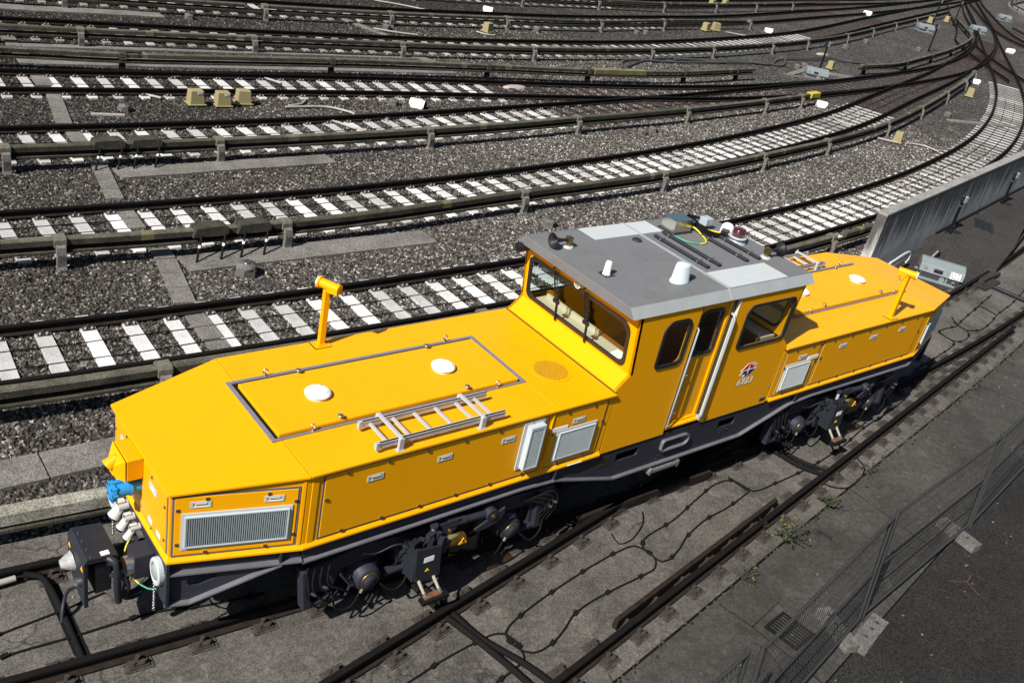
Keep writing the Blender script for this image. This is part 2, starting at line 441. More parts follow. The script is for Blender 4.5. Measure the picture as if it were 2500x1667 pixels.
simple('machine_grey', (.15, .175, .18), .5, var=.12)
concrete('sleeper_old', (.27, .265, .255), (.17, .165, .158), 1.6, speck=.15, bs=.15)  # dimmer sleeper concrete: vignette darkening put into the colour of far sleepers
simple('hand_rail_grey', (.26, .30, .34), .35)
simple('socket_white', (.42, .42, .40), .45, var=.1)
simple('drain_iron', (.008, .0075, .007), .9, spec=.1)
concrete('cover_lit_top', (.105, .098, .074), (.045, .043, .033), 2.6, speck=.35)  # lighter copy for the cover tops: sunlight put into the colour
simple('tread', (.5, .5, .48), .35, metal=.8, var=.35, vscale=40); simple('plate_dark', (.05, .04, .02), .35, metal=.5)
simple('frame_dark', (.014, .017, .022), .45, spec=.3, var=.2); simple('white_worn', (.26, .26, .26), .6, var=.4, vscale=18)
# ================================================================== LOCOMOTIVE (x along the track, y away from the camera, z from rail top)
HW, ZT, ZB, XK, XN, WN, ZN, XC = 1.145, 2.141, 1.205, 5.88, 7.13, .785, 2.05, 1.735
loco = thing('locomotive', 'yellow four-axle works locomotive with grey centre cab standing on the slab track', 'locomotive')
def P(name, mb, mats, parent=loco, **k): return obj(name, mb, mats, parent, **k)
NA = math.atan2(HW - WN, XN - XK)            # how far each nose tapers in
NL = math.hypot(HW - WN, XN - XK)

# shared meshes for small fittings: local frame x right, y into the body, z up
def handle_mesh():
    m = MB(); m.m = 0
    m.poly([(-.095, -.036), (.095, -.036), (.095, .036), (-.095, .036)], -.006, 0, 'xz', [[(-.07, -.022), (.07, -.022), (.07, .022), (-.07, .022)]])
    m.m = 1; m.add([(-.07, -.004, -.022), (.07, -.004, -.022), (.07, -.004, .022), (-.07, -.004, .022), (-.06, .02, -.012), (.06, .02, -.012), (.06, .012, .016), (-.06, .012, .016)],
                   [(0, 1, 5, 4), (1, 2, 6, 5), (2, 3, 7, 6), (3, 0, 4, 7), (4, 5, 6, 7)])
    m.m = 0; m.box(-.055, .055, -.012, -.002, .008, .02)
    return m
def fastener_mesh():
    m = MB(); m.box(-.014, .014, -.012, 0, -.016, .016); m.m = 1; m.cyl((0, -.016, 0), (0, -.011, 0), .008, n=8); return m
SH = {}
def fit(kind, builder, mats, M, parent, name=None):
    """one fitting copied onto its panel, sharing mesh data"""
    if kind not in SH:
        o = obj(kind, builder(), mats, None, loc=(0, 0, 0)); SH[kind] = o.data
        COL.objects.unlink(o); bpy.data.objects.remove(o)
    o = bpy.data.objects.new(name or kind, SH[kind]); COL.objects.link(o); o.parent = parent
    o.location = M.translation; o.rotation_euler = M.to_euler(); return o

def louvre(M, x0, x1, z0, z1, parent, n, depth=.03, vertical=True, name='louvre_grille', slats=True, shear=0):
    m = MB(); e = .045
    m.poly([(x0, z0), (x1, z0), (x1, z1), (x0, z1)], -depth * .35, 0, 'xz', [[(x0 + e, z0 + e), (x1 - e, z0 + e), (x1 - e, z1 - e), (x0 + e, z1 - e)]])
    m.poly([(x0 + e * .7, z0 + e * .7), (x1 - e * .7, z0 + e * .7), (x1 - e * .7, z1 - e * .7), (x0 + e * .7, z1 - e * .7)], -depth, -depth * .3, 'xz', [[(x0 + e, z0 + e), (x1 - e, z0 + e), (x1 - e, z1 - e), (x0 + e, z1 - e)]])
    m.m = 1; m.add([(x0 + e, -.002, z0 + e), (x1 - e, -.002, z0 + e), (x1 - e, -.002, z1 - e), (x0 + e, -.002, z1 - e)], [(0, 1, 2, 3)])
    m.xf(M); o = P(name, m, ['vent_grey', 'slot_dark'], parent)
    s = MB()
    w = (x1 - x0 - 2 * e) / n
    for i in range(n):
        a = x0 + e + w * (i + .25)
        s.add([(a, -depth * .95, z0 + e), (a + w * .5, -depth * .8, z0 + e), (a + w * .5, -depth * .8, z1 - e), (a, -depth * .95, z1 - e), (a, -.004, z0 + e), (a, -.004, z1 - e)],
              [(0, 1, 2, 3), (4, 0, 3, 5)])
    s.xf(M); P('slats', s, 'vent_grey', o, normals=False)
    return o

def panel(M, x0, x1, z0, z1, handles=(), nfx=4, nfz=1, gasket_top=.025, parent=loco, name='side_panel', fast=True):
    g = .022
    m = MB(); m.box(x0, x1, -.012, .01, z0, z1); m.xf(M); o = P(name, m, 'yellow_paint', parent, bevel=.004)
    m = MB(); m.poly([(x0 - g, z0 - g), (x1 + g, z0 - g), (x1 + g, z1 + gasket_top), (x0 - g, z1 + gasket_top)], -.006, .005, 'xz', [[(x0 + .001, z0 + .001), (x1 - .001, z0 + .001), (x1 - .001, z1 - .001), (x0 + .001, z1 - .001)]])
    m.xf(M); P('gasket', m, 'gasket', o)
    for hx, hz in handles: fit('handle', handle_mesh, ['vent_grey', 'pale_blue_plastic'], M @ T4((hx, -.0125, hz)), o)
    if fast:
        for i in range(nfx):
            fx = x0 + (x1 - x0) * (i + .5) / nfx
            for fz in (z0 + .02, z1 - .025): fit('fastener', fastener_mesh, ['steel', 'black_steel'], M @ T4((fx, -.0125, fz)), o)
        for i in range(nfz):
            fz = z0 + (z1 - z0) * (i + .62) / nfz if nfz == 1 else z0 + (z1 - z0) * (.2 + .6 * i / (nfz - 1))
            for fx in (x0 + .022, x1 - .022): fit('fastener', fastener_mesh, ['steel', 'black_steel'], M @ T4((fx, -.0125, fz)), o)
    return o

def hood(s):
    """s = +1 builds the left hood, -1 the right one (the left one turned half round)"""
    F = RZ(0 if s > 0 else PI)
    oct_ = [(-XC, -1), (-XK, -1), (-XN, -2), (-XN, 2), (-XK, 1), (-XC, 1)]
    def ring(d, end=0): return [(x - (d if abs(x) == XN else 0), (y / abs(y)) * ((WN if abs(y) == 2 else HW) + d)) for x, y in oct_]
    m = MB(); pts = ring(-.028)
    top = [(x, y, (ZN if abs(x) > XK + .5 else ZT) - .012) for x, y in pts]; bot = [(x, y, ZB + .01) for x, y in pts]
    n = 6; m.add(bot + top, [(i, (i + 1) % n, n + (i + 1) % n, n + i) for i in range(n)] + [[5, 4, 3, 2, 1, 0]]); m.xf(F)
    body = P('hood', m, 'yellow_paint')
    # bottom lip: a ledge with a sloping top
    o_, i_ = ring(.006), ring(-.03)
    m = MB(); v = [(x, y, ZB) for x, y in o_] + [(x, y, ZB + .022) for x, y in o_] + [(x, y, ZB + .058) for x, y in i_]
    m.add(v, [(i, i + 1, 7 + i, 6 + i) for i in range(5)] + [(6 + i, 7 + i, 13 + i, 12 + i) for i in range(5)]); m.xf(F); P('bottom_ledge', m, 'yellow_paint', body)
    # roof sheets with a visible seam between nose and main sheet
    def sheet(name, poly2, zf):
        m = MB(); k = len(poly2)
        m.add([(x, y, zf(x) - .03) for x, y in poly2] + [(x, y, zf(x)) for x, y in poly2], [list(range(k))[::-1], list(range(k, 2 * k))] + [(i, (i + 1) % k, k + (i + 1) % k, k + i) for i in range(k)])
        m.xf(F); return P(name, m, 'yellow_paint', body, bevel=.005)
    zf = lambda x: ZT if abs(x) <= XK else ZT + (ZN - ZT) * (abs(x) - XK) / (XN - XK)
    r = .008
    sheet('roof_sheet', [(-XC, -HW - r), (-XC, HW + r), (-2.69, HW + r), (-2.69, -HW - r)], zf)
    sheet('roof_sheet', [(-2.694, -HW - r), (-2.694, HW + r), (-XK + .004, HW + r), (-XK + .004, -HW - r)], zf)
    sheet('nose_roof', [(-XK - .004, -HW - r), (-XK - .004, HW + r), (-XN - r, WN + r), (-XN - r, -WN - r)], zf)
    F2 = F @ Matrix.Diagonal((1, s, 1, 1))
    # roof hatch: dark frame, proud lid, two domes, knobs
    m = MB(); a = [(-5.99, -.515), (-2.69, -.515), (-2.69, .64), (-5.99, .64)]; b = [(-5.945, -.485), (-2.75, -.485), (-2.75, .595), (-5.945, .595)]
    m.poly(a, ZT + .001, ZT + .016, 'xy', [b]); m.m = 1; m.box(-5.94, -2.755, -.48, .59, ZT + .001, ZT + .004); m.xf(F2)
    fr = P('hatch_frame', m, ['frame_hatch', 'under_black'])
    m = MB(); m.box(-5.905, -2.79, -.474, .515, ZT + .004, ZT + .055); m.xf(F2); lid = P('hatch_lid', m, 'yellow_paint', bevel=.008)
    for x in (-5.21, -3.56):
        m = MB(); m.lathe([(.13, ZT + .045), (.13, ZT + .07)], T4((x, .03, 0))); m.m = 1; m.lathe([(.10, ZT + .065), (.10, ZT + .09)], T4((x, .03, 0)))
        m.m = 0; m.lathe([(.135, ZT + .083), (.148, ZT + .088), (.146, ZT + .098), (.13, ZT + .112), (.10, ZT + .124), (.05, ZT + .132), (.0, ZT + .134)], T4((x, .03, 0)), 32)
        for k in range(4):
            q = PI / 4 + k * PI / 2; m.m = 2; m.cyl((x + .105 * math.cos(q), .03 + .105 * math.sin(q), ZT + .115), (x + .105 * math.cos(q), .03 + .105 * math.sin(q), ZT + .126), .006, n=6)
        m.xf(F2); P('vent_dome', m, ['white_plastic', 'under_black', 'black_steel'], lid)
    for x, y in ((-5.21, .49), (-5.2, -.46), (-3.55, -.46), (-3.5, .49)):
        m = MB(); m.cyl((x, y, ZT + .05), (x, y, ZT + .10), .011, n=8); m.lathe([(.008, ZT + .095), (.034, ZT + .102), (.03, ZT + .110), (0, ZT + .112)], T4((x, y, 0)), 14); m.xf(F2); P('lid_knob', m, 'steel', lid)
    for x, y in ((-5.54, .618), (-5.54, -.502), (-3.13, -.502), (-3.13, .618)):
        m = MB(); m.cyl((x, y, ZT + .01), (x, y, ZT + .055), .014, .010, n=8)
        m.tube([(x + .028 * math.cos(q), y, ZT + .078 + .028 * math.sin(q)) for q in [2 * PI * i / 14 for i in range(14)]], .0075, 6, True); m.xf(F2); P('eyebolt', m, 'steel', fr)
    # round fan grille
    m = MB(); c = (-2.20, -.40); m.cyl((*c, ZT + .0005), (*c, ZT + .006), .27, n=48, smooth=False); m.m = 1; m.cyl((*c, ZT + .004), (*c, ZT + .010), .222, n=48, smooth=False)
    for k in range(10):
        q = 2 * PI * k / 10; m.m = 2; m.cyl((c[0] + .248 * math.cos(q), c[1] + .248 * math.sin(q), ZT + .005), (c[0] + .248 * math.cos(q), c[1] + .248 * math.sin(q), ZT + .013), .007, n=6)
    m.xf(F); P('fan_grille', m, ['yellow_paint', 'perforated', 'steel'], body)
    # periscope-like lamp post on the roof edge
    m = MB(); x, y = -4.63, 1.055
    m.m = 1; m.box(x - .115, x + .115, y - .085, y + .085, ZT, ZT + .008); m.m = 0; m.box(x - .105, x + .105, y - .085, y + .08, ZT + .008, ZT + .016); m.box(x - .055, x + .055, y - .05, y + .05, ZT + .016, ZT + .028)
    m.box(x - .036, x + .036, y - .032, y + .032, ZT + .02, ZT + .80); m.xf(F); post = P('lamp_post', m, ['yellow_paint', 'black_rubber'], bevel=.004)
    d = Vector((-.44, .90, 0)).normalized(); c = Vector((x + .0, y, ZT + .80))
    m = MB(); m.cyl(c - d * .17, c + d * .10, .058, n=20); m.cyl(c + d * .085, c + d * .115, .072, n=20); m.obox(c - d * .10 - Vector((0, 0, .03)), .14, .112, .06, math.atan2(d.y, d.x))
    m.xf(F); hd = P('lamp_head', m, 'yellow_paint', post)
    m = MB(); m.cyl(c + d * .116, c + d * .124, .052, n=18); m.m = 1; m.cyl(c + d * .112, c + d * .13, .06, .066, n=18, caps=False); m.xf(F); P('lens', m, ['slot_dark', 'pale_blue_plastic'], hd)
    m = MB(); m.tube(spline([c - d * .10 + Vector((0, 0, -.055)), c - d * .12 + Vector((0, 0, -.12)), c - d * .06 + Vector((0, 0, -.15)), c - d * .03 + Vector((0, 0, -.09))], .02), .004, 5); m.xf(F); P('lamp_wire', m, 'cable_black', post)
    # side panels, near and far
    for side in (-1, 1):
        near = F @ T4((0, 0, 0))
        M = T4((0, -HW + .028, 0)) if side < 0 else RZ(PI) @ T4((0, -HW + .028, 0))
        sg = 1 if side < 0 else -1      # local x runs along +x on the near side
        xs = [(-5.70, -2.80)] if side < 0 else [(2.76, 5.68)]
        hs = [-5.12, -4.25, -3.37] if side < 0 else [3.32, 4.19, 5.05]
        MM = F @ M
        o = panel(MM, xs[0][0], xs[0][1], 1.29, 2.075, [(h, 1.89) for h in hs], 6, 1)
        e = -2.72 if side < 0 else 1.86
        small = (-2.70, -1.84) if side < 0 else (1.84, 2.66)
        o2 = panel(MM, small[0], small[1], 1.29, 2.075, [(small[0] + .42, 1.89)], 2, 1)
        gx = (-2.60, -1.95) if side < 0 else (1.90, 2.53)
        louvre(MM @ T4((0, -.013, 0)), gx[0], gx[1], 1.35, 1.81, o2, 30 if side < 0 else 34)
        m = MB(); lx = (-2.70, -2.45) if side < 0 else (2.42, 2.68); m.box(lx[0], lx[1], -.02, -.0125, 1.80, 1.86); m.xf(MM); P('label_plate', m, 'white_plastic', o2)
        if side < 0:
            B = MM @ T4((0, -.013, 0)); m = MB()
            m.poly([(-3.17, 1.40), (-2.86, 1.40), (-2.86, 2.06), (-3.17, 2.06)], -.012, 0, 'xz')
            m.poly([(-3.12, 1.43), (-2.90, 1.43), (-2.90, 2.03), (-3.12, 2.03)], -.09, -.01, 'xz', [[(-3.10, 1.45), (-2.92, 1.45), (-2.92, 1.99), (-3.10, 1.99)]])
            m.m = 1; m.add([(-3.10, -.03, 1.45), (-2.92, -.03, 1.45), (-2.92, -.03, 1.99), (-3.10, -.03, 1.99)], [(0, 1, 2, 3)])
            m.xf(B); vb = P('box_grille', m, ['vent_grey', 'slot_dark'], o)
            sl = MB()
            for i in range(9):
                a = -3.10 + .18 * (i + .3) / 9; sl.box(a, a + .009, -.086, -.03, 1.45, 1.99)
            sl.xf(B); P('slats', sl, 'vent_grey', vb)
    # nose sides: local x runs from the kink to the tip on the near side
    for side in (-1, 1):
        if side < 0: M = T4((-XN, -WN, 0)) @ RZ(-NA) @ T4((0, .028, 0)); a, b = .06, 1.20
        else: M = T4((-XK, HW, 0)) @ RZ(PI + NA) @ T4((0, .028, 0)); a, b = NL - 1.20, NL - .06
        MM = F @ M
        mid = .63 if side < 0 else NL - .63
        o = panel(MM, a, b, 1.29, 1.985, [(mid - .34, 1.895), (mid + .34, 1.895)], 2, 2)
        louvre(MM @ T4((0, -.013, 0)), a + .06, b - .045, 1.36, 1.80, o, 46)
        # corner post strips
        m = MB(); c0 = NL if side < 0 else 0; q = -1 if side < 0 else 1
        m.box(min(c0 + q * .03, c0 + q * .06), max(c0 + q * .03, c0 + q * .06), -.01, .01, 1.26, 2.08); m.xf(MM); P('corner_strip', m, 'yellow_paint', body)
    for a in ((-5.84, -5.765, -HW + .02, -HW + .032, 1.265, 2.10), (-2.735, -2.715, -HW + .004, -HW + .03, 1.26, 2.11)): m = MB(); m.box(*a); m.xf(F); P('corner_strip', m, 'yellow_paint', body, bevel=.004)
    # nose front
    M = F @ T4((-XN + .028, 0, 0)) @ RZ(-PI / 2)
    o = panel(M, -.70, .70, 1.29, 1.955, [(.37, 1.80), (-.45, 1.80)], 2, 2, name='front_panel')
    for x, z in ((.30, 1.37), (.52, 1.36)):
        m = MB(); m.box(x - .05, x + .05, -.0145, -.0125, z - .03, z + .03); m.xf(M); P('sticker', m, 'white_plastic', o)
    m = MB(); m.box(-.27, .10, -.17, -.012, 1.74, 1.985); m.xf(M); bx = P('lamp_housing', m, 'yellow_paint', bevel=.008)
    m = MB(); v = [(-.27, -.185, 1.74), (.10, -.185, 1.74), (.10, -.185, 1.985), (-.27, -.185, 1.985)]
    m.add(v + [(-.085 - .09, -.275, 1.79), (-.085 + .09, -.275, 1.79), (-.085 + .09, -.25, 1.89), (-.085 - .09, -.25, 1.89)], [(0, 1, 5, 4), (1, 2, 6, 5), (2, 3, 7, 6), (3, 0, 4, 7), (0, 3, 2, 1), (4, 5, 6, 7)])
    m.cyl((-.085, -.19, 1.92), (-.085, -.29, 1.84), .05, .075, 18); m.xf(M); P('lamp_hood', m, 'yellow_paint', bx)
    m = MB(); m.cyl((.0, -.01, 1.60), (.0, -.18, 1.59), .075, n=20); m.cyl((.0, -.10, 1.60), (.0, -.125, 1.60), .095, n=20); m.cyl((.0, -.125, 1.60), (.0, -.26, 1.59), .082, n=20); m.cyl((.0, -.26, 1.59), (.0, -.30, 1.59), .10, n=20); m.box(-.02, .02, -.29, -.12, 1.67, 1.70)
    for k in range(8):
        q = 2 * PI * k / 8; m.cyl((.09 * math.cos(q), -.25, 1.59 + .09 * math.sin(q)), (.09 * math.cos(q), -.30, 1.59 + .09 * math.sin(q)), .018, n=8)
    m.xf(M); sk = P('power_socket', m, 'blue_plastic')
    m = MB(); m.cyl((-.06, -.01, 1.68), (-.06, -.14, 1.68), .008, n=6); m.xf(M); P('socket_stay', m, 'steel', sk)
    return body

simple('frame_hatch', (.19, .195, .225), .42, metal=.3, var=.15)
m_, nt_, b_ = new_mat('perforated')
co_ = objco(nt_); w_ = nt_.nodes.new('ShaderNodeTexVoronoi'); w_.inputs['Scale'].default_value = 62; w_.inputs['Randomness'].default_value = .15; nt_.links.new(co_, w_.inputs['Vector'])
nt_.links.new(mix_rgb(nt_, ramp(nt_, w_.outputs['Distance'], [(.36, 0.0), (.46, 1.0)]), (.10, .035, .002), (.50, .26, .002)), b_.inputs['Base Color']); MATS['perforated'] = m_
hood(1); hood(-1)

# ---------------------------------------------------------------- cab
Y = 1.115; XS, XT, ZS1, ZS2, ZC = 1.55, 1.65, 2.172, 2.35, 3.185
def side_outline(f): return [(-f * 1.705, 1.20), (-f * XC, ZS1), (-f * XS, ZS2), (-f * XT, ZC)]
win_short = rrect(-1.14, -.67, 2.37, 3.02, [.07, .10, .12, .16], shear=0)
win_long = rrect(.48, 1.51, 2.35, 3.01, [.07, .09, .09, .14])
def mirror(p): return [(-x, z) for x, z in p]
def cab_side(M, name='cab_side'):
    """local frame of the near side: x to the right, outer face at y = 0"""
    m = MB()
    m.poly(side_outline(1)[::1] + [(-.515, ZC), (-.515, 1.20)], 0, .04, 'xz', [win_short])
    m.poly([(.245, 1.20), (.245, ZC)] + side_outline(-1)[::-1], 0, .04, 'xz', [win_long])
    m.xf(M); w = P(name, m, 'yellow_paint', bevel=.0)
    def window(out, y, glassy=.012, frame='black_rubber', par=w):
        cx = sum(p[0] for p in out) / len(out); cz = sum(p[1] for p in out) / len(out)
        def sc(d): 
            r = []
            for x, z in out:
                v = Vector((x - cx, z - cz)); v2 = v * (1 + d / v.length); r.append((cx + v2.x, cz + v2.y))
            return r
        m = MB(); m.poly(sc(.022), y - .016, y + .012, 'xz', [sc(-.028)]); m.xf(M); o = P('window', m, frame)
        g = MB(); g.add([(x, y + .006, z) for x, z in sc(-.026)], [list(range(len(out)))]); g.xf(M); P('pane', g, 'window_glass', o, normals=False)
    window(win_short, 0); window(win_long, 0)
    # recessed door
    dwin = rrect(-.42, .045, 2.37, 3.02, [.06, .07, .07, .16])
    m = MB(); m.poly([(-.515, 1.31), (.11, 1.31), (.11, ZC), (-.515, ZC)], .075, .105, 'xz', [dwin]); m.xf(M); d = P('cab_door', m, 'yellow_paint')
    for hz in (2.09, 1.49):
        h = MB(); h.tube([(-.50, .075, hz), (-.50, .03, hz), (-.36, .03, hz), (-.36, .075, hz)], .010, 8); h.xf(M); P('handle', h, 'aluminium', d)
    window(dwin, .075)
    m = MB(); m.m = 0; m.box(.11, .16, .05, .11, 1.31, ZC); m.m = 1; m.box(.16, .245, .045, .10, 1.25, ZC); m.m = 2; m.box(.230, .247, -.004, .045, 1.23, ZC); m.m = 0; m.box(-.515, -.49, .04, .075, 1.31, ZC); m.box(-.515, .16, .04, .075, 1.31, 1.335)
    m.xf(M); P('door_frame', m, ['yellow_paint', 'black_rubber', 'cream_interior'])
    m = MB(); m.add([(-.515, .0, 1.29), (.16, .0, 1.29), (.16, .075, 1.325), (-.515, .075, 1.325), (-.515, .0, 1.265), (.16, .0, 1.265), (.16, .075, 1.265), (-.515, .075, 1.265)], [(0, 1, 2, 3), (4, 5, 1, 0), (5, 6, 2, 1), (7, 4, 0, 3), (6, 7, 3, 2), (7, 6, 5, 4)]); m.xf(M); P('door_sill', m, 'yellow_paint')
    m = MB(); m.tube([(-.508, .03, 1.31), (-.508, -.022, 1.33), (-.508, -.022, 2.84), (-.508, .03, 2.87)], .013, 10); m.m = 1; m.box(-.525, -.517, -.003, .01, 1.21, 3.17); m.xf(M); P('hand_rail', m, ['hand_rail_grey', 'black_rubber'])
    m = MB(); m.tube([(.19, .05, 1.30), (.175, -.0, 1.31), (.175, -.03, 1.36), (.175, -.03, 2.88), (.175, .0, 2.93), (.185, .05, 2.93)], .018, 10); m.m = 0; m.box(.16, .205, -.02, .05, 1.27, 1.33); m.xf(M); P('hand_rail', m, 'hand_rail_grey')
    return w
near_side = cab_side(T4((0, -Y, 0))); cab_side(RZ(PI) @ T4((0, -Y, 0)))
# end walls: window part leans out, lower part slopes to the hood
def cab_end(s):
    F = RZ(0 if s > 0 else PI)
    L = math.hypot(XT - XS, ZC - ZS2); a = math.atan2(XT - XS, ZC - ZS2)
    # local frame: x = across (towards -y on the left end), z = up the leaning wall, outer face at y = 0
    M = F @ T4((-XS, 0, ZS2)) @ RZ(-PI / 2) @ Matrix.Rotation(a, 4, 'X')
    win = rrect(-.985, .965, .065, .655, [.10, .10, .15, .10])
    m = MB(); m.poly([(-Y, 0), (Y, 0), (Y, L), (-Y, L)], 0, .04, 'xz', [win]); m.xf(M)
    m.add([F @ Vector(v) for v in ((-XS, -Y, ZS2), (-XS, Y, ZS2), (-XC, Y, ZS1), (-XC, -Y, ZS1), (-XC, Y, ZT - .1), (-XC, -Y, ZT - .1))], [(0, 1, 2, 3), (3, 2, 4, 5)])
    w = P('cab_end', m, 'yellow_paint')
    def sc(d): return rrect(-.985 - d, .965 + d, .065 - d, .655 + d, [.10, .10, .15, .10])
    m = MB(); m.poly(sc(.022), -.014, .012, 'xz', [sc(-.03)]); m.xf(M); o = P('windscreen', m, 'black_rubber')
    g = MB(); g.add([(x, .004, z) for x, z in sc(-.028)], [list(range(24))]); g.xf(M); P('pane', g, 'window_glass', o, normals=False)
    # dark joint and strip where the slope meets the hood
    m = MB(); m.box(-XC - .012, -XC + .01, -Y - .004, Y + .004, ZT - .05, ZT + .012); m.xf(F); P('joint_seal', m, 'black_rubber', w)
    m = MB(); m.cyl((0, -.055, .745), (0, .0, .745), .062, n=20); m.xf(M); lp = P('marker_lamp', m, 'white_plastic')
    m = MB(); m.cyl((0, -.062, .745), (0, -.054, .745), .045, n=18); m.xf(M); P('lens', m, 'lamp_glass', lp)
    for x in (-.47, .13):
        m = MB(); m.tube(spline([(x - .01, -.01, .74), (x, -.06, .74), (x + .05, -.07, .72)], .02), .012, 6); m.tube([(x + .0, -.05, .735), (x + .09, -.045, .32)], .006, 6); m.tube([(x + .06, -.05, .72), (x + .15, -.045, .32)], .006, 6)
        m.tube([(x + .02, -.05, .73), (x + .12, -.045, .30)], .006, 5)
        m.box(x + .07, x + .18, -.06, -.035, .28, .33); m.box(x + .118, x + .142, -.045, -.02, .02, .50); m.xf(M); P('wiper', m, 'black_steel')
    return w
cab_end(1); cab_end(-1)
# roof
m = MB(); sec = [(-1.118, 3.172), (-1.132, 3.186), (-1.03, 3.300), (-.5, 3.304), (.5, 3.304), (1.03, 3.300), (1.132, 3.186), (1.118, 3.172)]
m.poly(sec, -1.80, 1.80, 'yz'); roof = P('cab_roof', m, 'roof_grey_paint', bevel=.006)
for s in (-1, 1):
    m = MB(); m.add([(-1.803, s * 1.1335, 3.182), (1.803, s * 1.1335, 3.182), (1.803, s * 1.036, 3.2985), (-1.803, s * 1.036, 3.2985), (-1.803, s * 1.1365, 3.186), (1.803, s * 1.1365, 3.186), (1.803, s * 1.038, 3.3035), (-1.803, s * 1.038, 3.3035)],
                    [(4, 5, 6, 7), (0, 1, 5, 4), (2, 3, 7, 6), (0, 4, 7, 3), (1, 2, 6, 5)]); P('roof_fascia', m, 'fascia_grey', roof)
m = MB(); m.box(-.012, .012, -1.03, 1.03, 3.304, 3.322)
for s in (-1, 1): m.add([(-.012, s * 1.036, 3.322), (.012, s * 1.036, 3.322), (.012, s * 1.142, 3.196), (-.012, s * 1.142, 3.196), (-.012, s * 1.02, 3.300), (.012, s * 1.02, 3.300), (.012, s * 1.128, 3.18), (-.012, s * 1.128, 3.18)], [(0, 1, 2, 3), (0, 3, 7, 4), (1, 5, 6, 2), (2, 6, 7, 3)])
P('roof_rib', m, 'fascia_grey', roof)
for a in ((-.85, -.014, .66, 1.025), (.014, .47, .66, 1.025), (.014, 1.27, -1.02, -.58)):
    m = MB(); m.box(a[0], a[1], a[2], a[3], 3.3005, 3.3075); P('walk_panel', m, 'pale_panel', roof)
def horn(x, y, d, s=1):
    d = Vector(d).normalized(); m = MB(); m.m = 0; m.lathe([(.075, 3.30), (.075, 3.325), (.05, 3.33)], T4((x, y, 0)), 16)
    o = P('horn', m, 'aluminium')
    c = Vector((x, y, 3.41)); m = MB(); m.cyl(c - d * .03, c + d * .035, .06, n=4); m.cyl((x, y, 3.325), (x, y, 3.40), .03, n=8); P('driver', m, 'brass', o)
    M = T4(c) @ d.to_track_quat('Z', 'Y').to_matrix().to_4x4(); m = MB()
    m.lathe([(.02, .03), (.022, .12), (.03, .17), (.055, .22), (.09, .255), (.105, .27), (.098, .268), (.05, .22), (.02, .17), (0, .15)], M, 24); P('bell', m, 'black_steel', o)
horn(-1.43, .57, (-1, .1, .0)); horn(1.46, -.46, (1, -.12, .05))
m = MB(); m.m = 1; m.box(-1.55, -1.39, -.31, -.15, 3.304, 3.312); m.m = 0; m.lathe([(.055, 3.312), (.048, 3.33), (.042, 3.46), (.034, 3.485), (0, 3.492)], T4((-1.47, -.23, 0)), 18)
for a in (-.065, .065):
    for b in (-.065, .065): m.m = 2; m.cyl((-1.47 + a, -.23 + b, 3.31), (-1.47 + a, -.23 + b, 3.335), .008, n=6)
P('antenna', m, ['white_plastic', 'black_rubber', 'steel'], roof)
m = MB(); M = T4((-.57, -.66, 0)) @ Matrix.Diagonal((1.25, .8, 1, 1)); m.lathe([(.125, 3.304), (.125, 3.325), (.112, 3.335), (.10, 3.53), (.088, 3.555), (.0, 3.565)], M, 28); P('antenna', m, 'pale_blue_plastic', roof)
m = MB(); m.lathe([(.07, 3.304), (.07, 3.316), (.06, 3.32), (.052, 3.33), (0, 3.332)], T4((-.21, .5, 0)), 20)
for k in range(6): m.cyl((-.21 + .06 * math.cos(k), .5 + .06 * math.sin(k * 1.05), 3.31), (-.21 + .06 * math.cos(k * 1.05), .5 + .06 * math.sin(k * 1.05), 3.326), .006, n=6)
P('blank_cover', m, 'frame_grey', roof)
for x, y1 in ((.17, .53), (.41, .60), (1.00, .37), (1.27, .28)):
    m = MB()
    for dx in (-.018, .018): m.cyl((x + dx, y1, 3.335), (x + dx, -.50, 3.335), .016, n=8)
    P('conduit', m, 'frame_grey', roof)
    m = MB()
    for y in (-.33, y1 - .15):
        for dx in (-.045, .045): m.box(x + dx - .012, x + dx + .012, y - .012, y + .012, 3.304, 3.35); m.cyl((x + dx, y, 3.34), (x + dx, y, 3.37), .008, n=6)
    P('pipe_clip', m, 'steel', roof)
m = MB(); m.box(.56, .92, .53, .80, 3.31, 3.50); m.m = 1; m.box(.53, .95, .50, .83, 3.304, 3.314); P('junction_box', m, ['stainless', 'black_rubber'], roof, bevel=.01)
m = MB(); m.box(1.22, 1.37, .52, .66, 3.37, 3.48); m.m = 1; m.box(1.25, 1.34, .55, .63, 3.304, 3.37); P('junction_box', m, ['grey_plastic', 'black_steel'], roof, bevel=.006)
m = MB(); m.m = 1; m.lathe([(.14, 3.304), (.14, 3.32), (.10, 3.345), (.10, 3.37), (.135, 3.38), (.135, 3.395), (.11, 3.40)], T4((1.44, .08, 0)), 24); m.m = 0; m.lathe([(.095, 3.40), (.095, 3.45), (.10, 3.453), (.095, 3.457), (.095, 3.505), (.08, 3.515), (.0, 3.52)], T4((1.44, .08, 0)), 24)
P('beacon', m, ['beacon_red', 'grey_plastic'], roof)
def cab(name, pts, r, mat, par=roof): m = MB(); m.tube(spline(pts, .04), r, 8); return P(name, m, mat, par)
cab('cable', [(.92, .62, 3.40), (1.0, .5, 3.36), (.98, .36, 3.33), (.93, .24, 3.325), (.82, .14, 3.32), (.70, .14, 3.32)], .012, 'yellow_cable')
cab('cable', [(.72, .135, 3.32), (.62, .19, 3.32), (.54, .28, 3.32), (.50, .45, 3.325)], .012, 'green_yellow')
